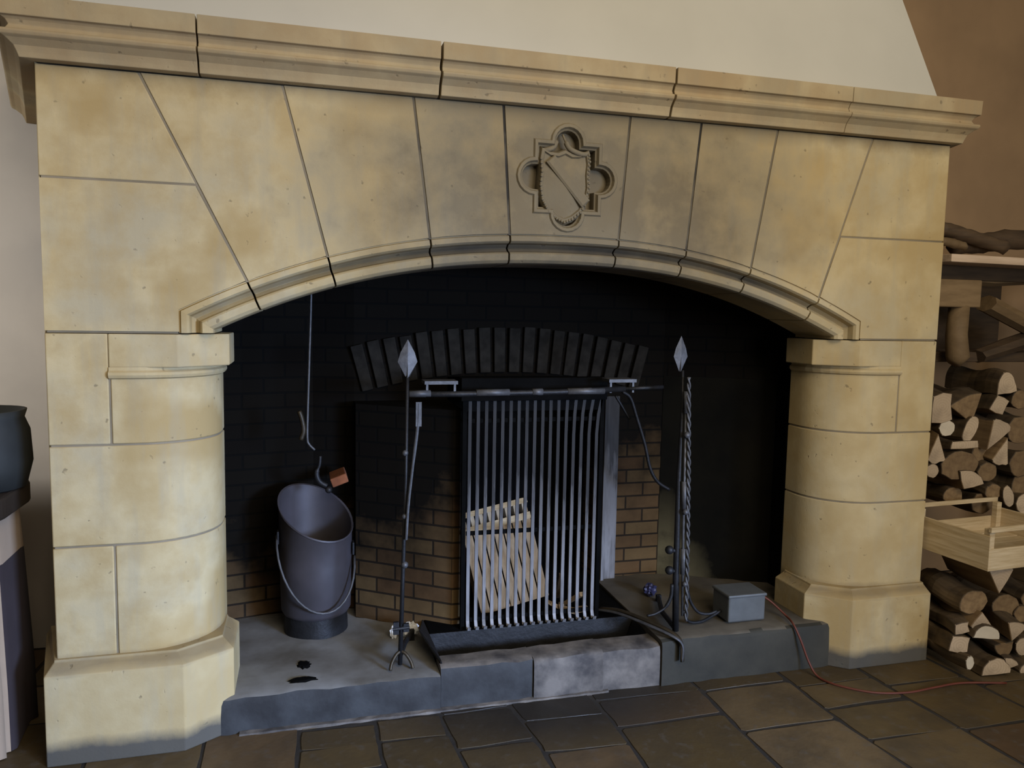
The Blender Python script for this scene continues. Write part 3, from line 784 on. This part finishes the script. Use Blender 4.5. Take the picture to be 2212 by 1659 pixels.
# ash bucket with slanting mouth
BX, BY, BZ = .045, .53, .127
BK = empty('ash_bucket', (BX, BY, BZ), 'tall grey metal ash bucket with a slanting open mouth, left on the hearth', 'bucket')
b = nb(); n = 40
def brim(a, r):   # rim height: high at the back left, low at the front right
    return .600-.050*math.cos(a)+.072*math.sin(a)
ro = .140
rings = [[(BX+.10*math.cos(2*PI*j/n)*1.2, BY+.10*math.sin(2*PI*j/n)*1.2, BZ+.012) for j in range(n)]]
def rg(r, fz): return [(BX+r*math.cos(2*PI*j/n), BY+r*math.sin(2*PI*j/n), fz(2*PI*j/n)) for j in range(n)]
rings = [rg(.118, lambda a: BZ+.07), rg(.126, lambda a: BZ+.075), rg(.135, lambda a: BZ+.09), rg(.139, lambda a: .40), rg(.141, lambda a: brim(a, 0)-.012), rg(.146, lambda a: brim(a, 0)-.004), rg(.145, lambda a: brim(a, 0)+.002), rg(.138, lambda a: brim(a, 0)-.002), rg(.132, lambda a: .38), rg(.122, lambda a: BZ+.10)]
loft(b, rings); obj('body', b, M_BUCKET, BK, smooth=True, autosmooth=40)
b = nb(); loft(b, [rg(.120, lambda a: BZ), rg(.124, lambda a: BZ), rg(.121, lambda a: BZ+.074), rg(.112, lambda a: BZ+.074)], cap=True); obj('foot', b, M_IRON, BK, smooth=True, autosmooth=40)
b = nb()
pts = []
for k in range(21):
    t = PI+PI*k/20
    x = BX+.148*math.cos(t)*1.0; z = .47+.22*math.sin(t)
    pts.append((x, BY-.03-.135*abs(math.sin(t))**.6, max(z, .24)+.05*math.cos(t)*-1))
tube(b, pts, .0045, 8); obj('handle', b, M_IRONL, BK, smooth=True)
for s in (-1, 1):
    b = nb(); box(b, BX+s*.143-.004, BX+s*.143+.004, BY-.05, BY-.012, .46-s*.03, .51-s*.03); obj('handle_lug', b, M_IRON, BK, bevel=.002)
b = nb(); lathe(b, [(.001, .42), (.06, .425), (.10, .41), (.128, .39), (.128, .30)], 24, (BX, BY)); worn(b, .006, 3); obj('ash_fill', b, M_ASH, BK, smooth=True)

# slatted crate standing on end behind the grate
CX = Vector((.86, .43, .17))
CR = empty('wooden_crate', (.86, .43, .17), 'slatted pale wooden crate standing tilted on end behind the grate bars', 'crate')
mt = rot('Y', -12, (.80, .43, .17)) @ rot('X', -12, (.8, .43, .17))
x0, x1, z0, z1 = .70, 1.00, .178, .600
for i in range(7):
    b = nb(); wsl = (x1-x0)/7; box(b, x0+i*wsl+.003, x0+(i+1)*wsl-.003, .43, .438, z0, z1-.075, mtx=mt); obj('slat', b, M_PALLET, CR)
b = nb(); box(b, x0, x1, .422, .432, z1-.09, z1-.062, mtx=mt); obj('rail', b, M_CRATE, CR)
b = nb(); box(b, x0, x1, .422, .432, z1-.022, z1, mtx=mt); obj('rail', b, M_CRATE, CR)
for i in range(8):
    b = nb(); xx = x0+.018+i*(x1-x0-.036)/7; box(b, xx-.008, xx+.008, .430, .50, z1-.064, z1-.020, mtx=mt); obj('end_block', b, M_ENDW, CR)
for xx in (x0+.004, x1-.012):
    b = nb(); box(b, xx, xx+.008, .438, .56, z0, z1-.01, mtx=mt); obj('side_panel', b, M_PALLET, CR)
b = nb(); box(b, x0, x1, .438, .56, z0, z0+.010, mtx=mt); obj('end_panel', b, M_PALLET, CR)

# kindling at the foot of the grate
kl = ['pale splinter of kindling lying just behind the grate bars, nearest the crate', 'short kindling stick lying behind the grate bars, next to the pale splinter', 'brown chip of wood behind the middle bars of the grate', 'thin kindling stick slanting behind the right-hand grate bars', 'small chip of wood at the right foot of the grate', 'charred stub of wood leaning behind the right half of the grate']
for i, (x, y, L, rz, tl) in enumerate(((1.0, .36, .09, 20, 30), (1.03, .38, .10, 70, 15), (1.06, .35, .06, -30, 5), (1.09, .39, .12, 110, 35), (1.115, .36, .05, 10, 0), (1.05, .47, .16, 80, 55))):
    b = nb(); h = .012; z = .166
    box(b, -L/2, L/2, -.010, .010, 0, .016)
    for v in b.verts: v.co += Vector([rnd.uniform(-.003, .003) for _ in range(3)])
    bmesh.ops.transform(b, matrix=Matrix.Translation((x, y, z+math.sin(math.radians(tl))*L/2+.003)) @ Matrix.Rotation(math.radians(rz), 4, 'Z') @ Matrix.Rotation(math.radians(tl), 4, 'Y'), verts=b.verts)
    tag(obj('kindling_stick', b, M_PALLET if i != 5 else M_OLDWOOD), kl[i], 'kindling', 'kindling behind the grate')

# ash tray of sheet iron in the pit, its left cheek flared up
TR = empty('ash_pan', (.87, .2, .05), 'black sheet-iron ash pan with flared sides sunk in front of the grate', 'ash pan')
b = nb(); box(b, .50, 1.26, .13, .262, .052, .060); obj('pan_floor', b, M_IRON, TR)
b = nb()
def sheet(b, pts, t=(0, 0, .004)):
    loft(b, [pts, [tuple(a+c_ for a, c_ in zip(p, t)) for p in pts]])
sheet(b, [(.50, .262, .060), (.50, .13, .060), (.462, .035, .165), (.412, .22, .205), (.44, .33, .20)], (.004, 0, .003)); obj('side_flap', b, M_IRON, TR)
b = nb(); sheet(b, [(1.26, .262, .060), (1.26, .13, .060), (1.296, .13, .145), (1.31, .262, .172)], (.004, 0, .003)); obj('side_flap', b, M_IRON, TR)
b = nb(); sheet(b, [(.50, .262, .058), (1.26, .262, .058), (1.305, .272, .168), (.45, .272, .168)], (0, -.004, 0)); obj('back_flap', b, M_IRON, TR)
b = nb()
for k in range(60):
    x, y = rnd.uniform(.53, 1.23), rnd.uniform(.14, .25); ball(b, (x, y, .064), rnd.uniform(.004, .011), s=(1, 1, .5))
tag(obj('charcoal_bits', b, M_ASH), 'loose ash and charcoal crumbs scattered in the ash pan', 'ash', kind='stuff')
# flat curved tongs lying over the pit's right end
TG = empty('curved_tongs', (1.28, .16, .19), 'pair of brown curved iron straps lying across the right end of the pit', 'fire tongs')
for k in (0, 1):
    b = nb(); dx = k*.022; tube(b, curve([(1.185-dx, .33-dx*.4, .185), (1.235-dx, .24-dx, .205), (1.30-dx, .10-dx, .208), (1.352-dx*.7, .01-dx, .196), (1.372, -.022-dx*.3, .165), (1.374, -.030, .10)], 5), .010 if k == 0 else .008, 8, flat=.6)
    obj('strap', b, M_RUST if k == 0 else M_IRONL, TG, smooth=True)
# brass pieces in the pit
b = nb(); tube(b, curve([(1.185, .17, .075), (1.21, .14, .085), (1.235, .15, .10), (1.225, .18, .11)], 6), .008, 8); ball(b, (1.16, .16, .075), .010)
tag(obj('brass_tap', b, M_BRASS, None, smooth=True), 'small curled brass fitting glinting in the dark pit', 'fitting')
b = nb(); tube(b, [(1.262, .128, .10), (1.276, .120, .145)], .0045, 8); tag(obj('brass_pin', b, M_BRASS), 'thin brass pin standing beside the curled brass fitting', 'pin')
# crumpled things
def crumple(c, r, seed, s=(1, 1, 1)):
    b = nb(); rr = random.Random(seed); g_ = bmesh.ops.create_icosphere(b, subdivisions=3, radius=r)
    for v in b.verts:
        n_ = v.co.normalized(); k = 1+.22*math.sin(n_.x*7+seed)*math.sin(n_.y*9)+rr.uniform(-.1, .1); v.co = Vector((v.co.x*k*s[0]+c[0], v.co.y*k*s[1]+c[1], v.co.z*k*s[2]+c[2]))
    return b
tag(obj('foil_ball', crumple((1.455, .43, .207), .026, 5), M_BLUE), 'small crumpled blue ball on the hearth behind the curved straps', 'ball')
tag(obj('crumpled_paper', crumple((.395, .36, .155), .034, 8, (1.0, .8, .85)), M_PAPER), 'crumpled white paper lying behind the foot of the left-hand fire dog', 'paper')
tag(obj('paper_scrap', crumple((.335, .36, .150), .020, 11, (.7, .7, 1.3)), M_PAPER), 'small white paper scrap close behind the slim iron post', 'paper')
def blob(x, y, z, w_, d_, seed):
    b = nb(); r_ = random.Random(seed); n_ = 22
    out_ = [(x+w_*math.cos(2*PI*k/n_)*r_.uniform(.7, 1.1), y+d_*math.sin(2*PI*k/n_)*r_.uniform(.7, 1.1)) for k in range(n_)]
    loft(b, [[(px, py, z) for px, py in out_], [(x+(px-x)*.6, y+(py-y)*.6, z+.006) for px, py in out_]]); return b
tag(obj('soot_clump', blob(-.005, .20, .126, .030, .040, 2), M_SOOT), 'dark clump of soot on the left hearth slab, further from the front edge', 'soot', 'soot clumps on the left hearth slab')
tag(obj('soot_clump', blob(-.005, .085, .126, .055, .026, 3), M_SOOT), 'dark clump of soot on the left hearth slab, closest to its front edge', 'soot', 'soot clumps on the left hearth slab')

# junction box with its red cable
GB = empty('metal_box', (1.71, .13, .182), 'grey metal box on the right hearth slab with a red cable', 'box')
b = nb(); box(b, 1.626, 1.792, .075, .20, .183, .290); obj('casing', b, M_BOX, GB, bevel=.007)
b = nb(); box(b, 1.622, 1.796, .070, .205, .283, .296); obj('lid', b, M_BOX, GB, bevel=.005)
b = nb(); tube(b, [(1.79, .135, .262), (1.812, .135, .262)], .012, 10); obj('cable_gland', b, M_PAPER, GB, smooth=True)
b = nb(); tube(b, curve([(1.624, .13, .215), (1.58, .12, .20), (1.52, .10, .19), (1.46, .09, .20), (1.43, .08, .25)], 5), .006, 8); obj('grey_hose', b, M_IRON, GB, smooth=True)
b = nb()
tube(b, curve([(1.812, .135, .262), (1.85, .12, .235), (1.885, .07, .195), (1.87, .0, .19), (1.885, -.028, .14), (1.915, -.05, .05), (1.93, -.085, .008), (1.95, -.15, .006), (2.01, -.215, .006), (2.08, -.255, .006), (2.19, -.275, .006), (2.32, -.265, .006), (2.45, -.26, .006), (2.62, -.30, .006)], 7), .0042, 8)
tag(obj('red_cable', b, M_RED, None, smooth=True), 'thin red cable running from the grey box down across the floor', 'cable')

# ================================================================= firewood, crate and rack at the right
def log(name_pts, Yf, L, shape, w_, h_, ang=0, end=0, yaw=0, pitch=0, label=None, grp=None, seed=0, u=0, v=0, z_=None):
    """one split log: its sawn front end centred on the sight line of (u, v) at depth Yf, running back by L"""
    r_ = random.Random(seed*7+3); w_ *= .90; h_ *= .90
    def sec():
        if shape == 'round': return [(math.cos(a)*.5, math.sin(a)*.5, 0) for a in [2*PI*k/18 for k in range(18)]]
        if shape == 'half': return [(math.cos(a)*.5, -.45+math.sin(a)*.95, 0) for a in [PI*k/12 for k in range(13)]]+[(-.1, -.45, 1), (.15, -.47, 1)]
        if shape == 'wedge': return [(0, .52, 1), (-.30, .0, 1), (-.5, -.38, 1)]+[(-.5+k*.2+.1, -.48-.05*math.sin(k), 0) for k in range(5)]+[(.5, -.38, 1), (.28, .02, 1)]
        if shape == 'block': return [(-.5, -.45, 1), (0, -.5, 1), (.5, -.4, 1), (.46, .1, 1), (.5, .46, 1), (.05, .5, 0), (-.42, .42, 0), (-.5, 0, 0)]
        if shape == 'quarter': return [(-.5, -.5, 1), (0, -.5, 1), (.5, -.5, 1)]+[(-.5+math.cos(a), -.5+math.sin(a), 0) for a in [PI/2*k/8 for k in range(1, 9)]]+[(-.5, 0, 1)]
    S = sec(); ca, sa = math.cos(math.radians(ang)), math.sin(math.radians(ang)); b = nb(); rings = []
    nn = 8; jit = [r_.uniform(.93, 1.05) for _ in S]
    for k in range(nn+1):
        y = L*k/nn; s = 1+.05*math.sin(k*1.3+seed); bx = .010*math.sin(k*.7+seed); bz = .008*math.cos(k*.9+seed)
        rings.append([((x*ca*w_-z*sa*h_)*s*j+bx, y+r_.uniform(-.001, .001), (x*sa*w_+z*ca*h_)*s*j+bz) for (x, z, _), j in zip(S, jit)])
    rs = loft(b, rings, cap=True)
    n = len(S)
    b.faces.ensure_lookup_table(); fi = 0
    for k in range(nn):
        for i in range(n):
            b.faces[fi].material_index = 1 if (S[i][2] and S[(i+1) % n][2]) else 0; fi += 1
    b.faces[fi].material_index = 2; b.faces[fi+1].material_index = 2
    me_at = at(u, v, Yf)
    if z_ is not None: me_at.z = z_
    bmesh.ops.transform(b, matrix=Matrix.Rotation(math.radians(yaw), 4, 'Z') @ Matrix.Rotation(math.radians(pitch), 4, 'X'), verts=b.verts)
    bmesh.ops.translate(b, verts=b.verts, vec=me_at)
    o = obj('firewood_log', b, [M_BARK, M_SPLIT, M_ENDW if end == 1 else (M_SPLIT if end == 2 else M_END)], None, origin=me_at, bevel=.0025, seg=1)
    tag(o, label, 'log', grp); return o
GL = 'split logs stacked under the slatted crate'; GU = 'split logs stacked behind the slatted crate'
px = 3.35/1666   # metres per photo point at the stack's front
LOW = [ # u, v, shape, w, h, ang, end, Y, label
 (2161, 1258, 'wedge', 60, 62, 180, 0, -.24, 'large split log with grey triangular end pointing down beneath the crate corner'),
 (2168, 1312, 'round', 66, 52, 0, 2, -.16, 'round dark-barked log under the log with the down-pointing triangular end'),
 (2098, 1300, 'round', 64, 50, 20, 2, -.17, 'brown bark log lying between the stone plinth and the round dark log'),
 (2121, 1336, 'wedge', 52, 36, 0, 0, -.20, 'small log whose tan triangular end points up, above the half-moon one'),
 (2138, 1364, 'half', 70, 34, -6, 1, -.22, 'pale log with a bright half-moon end in the low stack'),
 (2083, 1359, 'block', 36, 28, 10, 0, -.19, 'thin squared log touching the left tip of the bright half-moon end'),
 (2074, 1396, 'block', 48, 42, -8, 0, -.18, 'blocky split log beside the stone plinth, second from the floor'),
 (2092, 1436, 'round', 20, 32, 0, 1, -.24, 'thin log with a small bright oval end near the floor'),
 (2148, 1440, 'half', 64, 38, 4, 0, -.24, 'half-round log with a broad tan end lying on the floor'),
 (2168, 1399, 'half', 46, 32, 190, 2, -.21, 'greyish log squeezed between the bright half-moon end and the broad tan end'),
 (2196, 1362, 'wedge', 50, 46, 165, 0, -.24, 'log with a pale triangular end to the right of the bright half-moon end'),
 (2191, 1430, 'quarter', 28, 28, 20, 0, -.24, 'small log with a pinkish end right of the broad tan one on the floor'),
 (2213, 1400, 'round', 40, 44, 0, 0, -.22, 'round log cut by the picture edge above the small pinkish end'),
 (2208, 1330, 'round', 44, 38, 0, 2, -.18, 'dark log between the round dark-barked log and the picture edge'),
 (2040, 1400, 'round', 40, 34, 0, 2, -.02, 'shadowed log deep in the low stack against the stone plinth'),
 (2225, 1290, 'round', 50, 50, 0, 2, .0, 'shadowed log in the dark gap under the front of the crate'),
 (2222, 1445, 'round', 40, 34, 0, 0, -.24, 'log lying on the floor at the far right edge of the picture'),
 (2110, 1405, 'round', 44, 40, 0, 2, -.08, 'shadowed log behind the blocky split log and the thin bright one'),
]
for i, (u, v, sh, w_, h_, an, en, Y, lab) in enumerate(LOW):
    log(None, Y, .30, sh, w_*px, h_*px, an, en, yaw=-9.5+1.5*math.sin(i*2.1), label=lab, grp=GL, seed=i, u=u, v=v)
px = 3.85/1666
UP = [
 (2180, 828, 'half', 50, 52, 8, 0, .12, 'log with a large pale half-moon end, topmost of the tall stack'),
 (2161, 879, 'block', 36, 40, -25, 0, .12, 'log with a slanting pale squared end right below the topmost half-moon'),
 (2043, 928, 'round', 36, 34, 0, 1, .12, 'thin round log with a bright white disc end next to the stone pier'),
 (2092, 928, 'round', 28, 58, -20, 0, .12, 'log with a long slanting oval grey end, right of the white disc'),
 (2149, 938, 'wedge', 48, 68, 150, 0, .12, 'log with a pale arrow-shaped end pointing down, mid tall stack'),
 (2170, 972, 'wedge', 40, 60, -15, 0, .11, 'log with a narrow tan triangular end below the arrow-shaped one'),
 (2030, 968, 'wedge', 42, 66, 0, 0, .12, 'log with a pinkish teardrop end just under the white disc'),
 (2017, 1020, 'round', 30, 32, 0, 0, .12, 'small round log beside the stone pier below the teardrop end'),
 (2098, 1035, 'quarter', 48, 42, 15, 0, .10, 'log with a broad greyish end directly behind the crate rail'),
 (2079, 962, 'block', 62, 18, 2, 0, .12, 'flat grey board-like log under the long slanting oval end'),
 (2070, 1003, 'round', 82, 58, 10, 2, .12, 'thick olive log under the flat board-like one'),
 (2036, 878, 'block', 48, 66, 4, 0, .12, 'thick log with a big squared grey end against the stone pier'),
 (2096, 884, 'wedge', 80, 62, 200, 2, .14, 'brown split log between the big squared grey end and the slanting squared one'),
 (2137, 1022, 'round', 48, 44, 0, 2, .13, 'dark round log below and left of the narrow tan triangle'),
 (2178, 1076, 'round', 26, 48, 15, 0, .10, 'log with a narrow olive oval end behind the crate side'),
 (2207, 1090, 'round', 34, 42, 0, 0, .10, 'log with a round tan end at the picture edge just above the crate'),
 (2202, 1000, 'round', 52, 56, 0, 2, .13, 'brown bark log at the picture edge beside the narrow tan triangle'),
 (2202, 925, 'round', 56, 60, 0, 2, .13, 'brown bark log at the picture edge beside the arrow-shaped end'),
 (2150, 1060, 'round', 40, 36, 0, 2, .13, 'dark log between the broad greyish end and the narrow olive oval'),
 (2208, 865, 'round', 44, 44, 0, 2, .12, 'dark bark log at the picture edge below the topmost half-moon'),
 (2060, 1075, 'round', 46, 40, 0, 2, .16, 'shadowed log low behind the far end of the crate'),
 (2118, 1090, 'round', 50, 44, 0, 2, .16, 'shadowed log low behind the middle of the crate'),
 (2205, 1045, 'block', 50, 40, 0, 2, .14, 'dark squared log at the picture edge above the round tan end'),
 (2120, 975, 'round', 46, 46, 0, 2, .17, 'shadowed log behind the flat board-like one and the arrow-shaped end'),
]
for i, (u, v, sh, w_, h_, an, en, Y, lab) in enumerate(UP):
    log(None, Y, .34, sh, w_*px, h_*px, an, en, yaw=-8+1.5*math.sin(i*1.7), label=lab, grp=GU, seed=i+30, u=u, v=v)
# slatted fruit crate lying on the low stack
FC = empty('slatted_crate', (2.72, -.10, .44), 'shallow pale slatted fruit crate resting on the low stack of logs', 'crate')
mt = rot('Z', 4, (2.515, -.30, .45))
cx0, cx1, cy0, cy1, cz0 = 2.505, 2.98, -.285, .075, .452
def part(name, *bx, m=M_CRATE, bev=.0015):
    b = nb(); box(b, *bx, mtx=mt); return obj(name, b, m, FC, bevel=bev, seg=1)
part('side_board', cx0, cx0+.008, cy0, cy1, cz0, cz0+.135)
part('side_board', cx1-.008, cx1, cy0, cy1, cz0, cz0+.135)
part('end_board', cx0+.008, cx1-.008, cy0, cy0+.008, cz0, cz0+.085)
part('end_board', cx0+.008, cx1-.008, cy1-.008, cy1, cz0, cz0+.095)
part('top_rail', cx0, cx1, cy0-.004, cy0+.010, cz0+.150, cz0+.170)
part('top_rail', cx0, cx1, cy1-.008, cy1+.004, cz0+.158, cz0+.176)
for i in range(6):
    yy = cy0+.012+i*.058; part('floor_slat', cx0+.008, cx1-.008, yy, yy+.050, cz0+.03, cz0+.036)
for (xx, yy) in ((cx0+.008, cy0+.008), (cx1-.034, cy0+.008), (cx0+.008, cy1-.034), (cx1-.034, cy1-.034)):
    part('corner_post', xx, xx+.026, yy, yy+.026, cz0, cz0+.160)

# rack with dark timbers over the stack
RK = empty('timber_rack', (2.9, .2, 1.1), 'brown timber rack with a pale shelf board above the tall firewood stack', 'rack')
a = at(2035, 556, .08)
b = nb(); box(b, 2.565, 3.7, .05, .30, 1.640, 1.672, mtx=rot('Y', .6, (2.5, .1, 1.65))); obj('shelf_board', b, M_SHELF, RK, bevel=.003)
b = nb(); box(b, 2.56, 3.6, .20, .26, 1.575, 1.638); obj('shelf_bearer', b, M_OLDWOOD, RK, bevel=.004)
b = nb(); p = at(2080, 632, .12); box(b, 2.57, p.x+.10, .12, .30, p.z-.062, p.z+.055); obj('beam', b, M_OLDWOOD2, RK, bevel=.006)
b = nb(); p = at(2072, 660, .16); q = at(2068, 785, .16); tube(b, [(p.x, .16, p.z), (p.x-.004, .16, (p.z+q.z)/2), (q.x-.002, .16, q.z+.03), (q.x-.02, .16, q.z)], [.042, .044, .048, .03], 12); obj('post', b, M_OLDWOOD2, RK, smooth=True)
b = nb(); p = at(2130, 655, .22); q = at(2240, 715, .22); tube(b, [p, p.lerp(q, .5), q], .055, 8, flat=.7); obj('brace', b, M_OLDWOOD2, RK)
b = nb(); p = at(2110, 770, .24); q = at(2250, 722, .24); tube(b, [p, p.lerp(q, .5), q], [.05, .06, .06], 8, flat=.6); obj('brace', b, M_OLDWOOD, RK)
b = nb(); p = at(2030, 590, .25); q = at(2240, 600, .25); tube(b, [p, p.lerp(q, .5), q], [.035, .05, .03], 8); obj('beam', b, M_OLDWOOD2, RK)
b = nb(); box(b, 3.45, 3.52, .06, .3, .0, 1.64); obj('upright', b, M_OLDWOOD, RK)
b = nb(); box(b, 2.72, 3.45, .62, .66, 1.22, 1.60); obj('back_board', b, M_OLDWOOD, RK)
b = nb(); p0 = at(2015, 812, .30); box(b, 2.66, 3.5, .24, .55, 1.215, 1.26); obj('lower_board', b, M_OLDWOOD, RK, bevel=.005)
BRL = ['dark crooked branch lying on the pale shelf board, nearest the stone cornice', 'thick dark branch lying on the pale shelf board, reaching to the picture edge', 'short brown branch tucked low on the pale shelf board']
for i, (pts, r0, lab) in enumerate((([(2030, 492), (2075, 505), (2120, 520), (2170, 535)], .030, BRL[0]), ([(2060, 528), (2120, 525), (2180, 518), (2260, 520)], .046, BRL[1]), ([(2030, 520), (2060, 526), (2085, 532)], .018, BRL[2]))):
    b = nb(); Y = (.20, .28, .14)[i]
    tube(b, curve([at(u, v, Y) for u, v in pts], 5), r0, 9); 
    for v in b.verts: v.co += Vector([rnd.uniform(-.004, .004) for _ in range(3)])
    tag(obj('branch', b, M_OLDWOOD if i < 2 else M_OLDWOOD2, None, smooth=True), lab, 'branch', 'branches on the shelf')

# ================================================================= draped table with pot at the left
TX, TY = -1.30, .30
TB = empty('draped_table', (TX, TY, 0), 'dark round-cornered table with a beige and plum cloth hanging down to the floor', 'table')
def rrect(x0, x1, y0, y1, r, k=8):
    out = []
    for cx_, cy_, a0 in ((x1-r, y1-r, 0), (x0+r, y1-r, 90), (x0+r, y0+r, 180), (x1-r, y0+r, 270)):
        for j in range(k+1):
            a = math.radians(a0+90*j/k); out.append((cx_+r*math.cos(a), cy_+r*math.sin(a)))
    return out
b = nb(); prism_z(b, rrect(-2.1, -.875, -.05, .375, .11), .745, .815); obj('tabletop', b, M_TABLE, TB, bevel=.01)
b = nb(); base = rrect(-2.08, -.905, -.03, .36, .11, 10); n = len(base)
rings = []
for z, k in ((.745, 0), (.6, .3), (.4, .6), (.2, .9), (.004, 1.0)):
    ring = []
    for i, (x, y) in enumerate(base):
        d = Vector((x+1.48, y-.17)).normalized(); f = .022*k*math.sin(i*2.1)+.012*k
        ring.append((x+d.x*f, y+d.y*f, z))
    rings.append(ring)
loft(b, rings, cap=False)
for f in b.faces:
    c_ = f.calc_center_median(); f.material_index = 1 if c_.x > -.90 and c_.y > .06 else 0
obj('table_cloth', b, [M_CLOTHB, M_CLOTHP], TB, smooth=True)
b = nb(); lathe(b, [(.10, .816), (.125, .82), (.145, .90), (.14, 1.0), (.125, 1.04), (.133, 1.065), (.123, 1.065), (.10, 1.03)], 28, (-.985, .19))
tag(obj('planter_pot', b, M_POT, None, smooth=True), 'dark green-grey pot standing on the draped table beside the stone fireplace', 'pot')
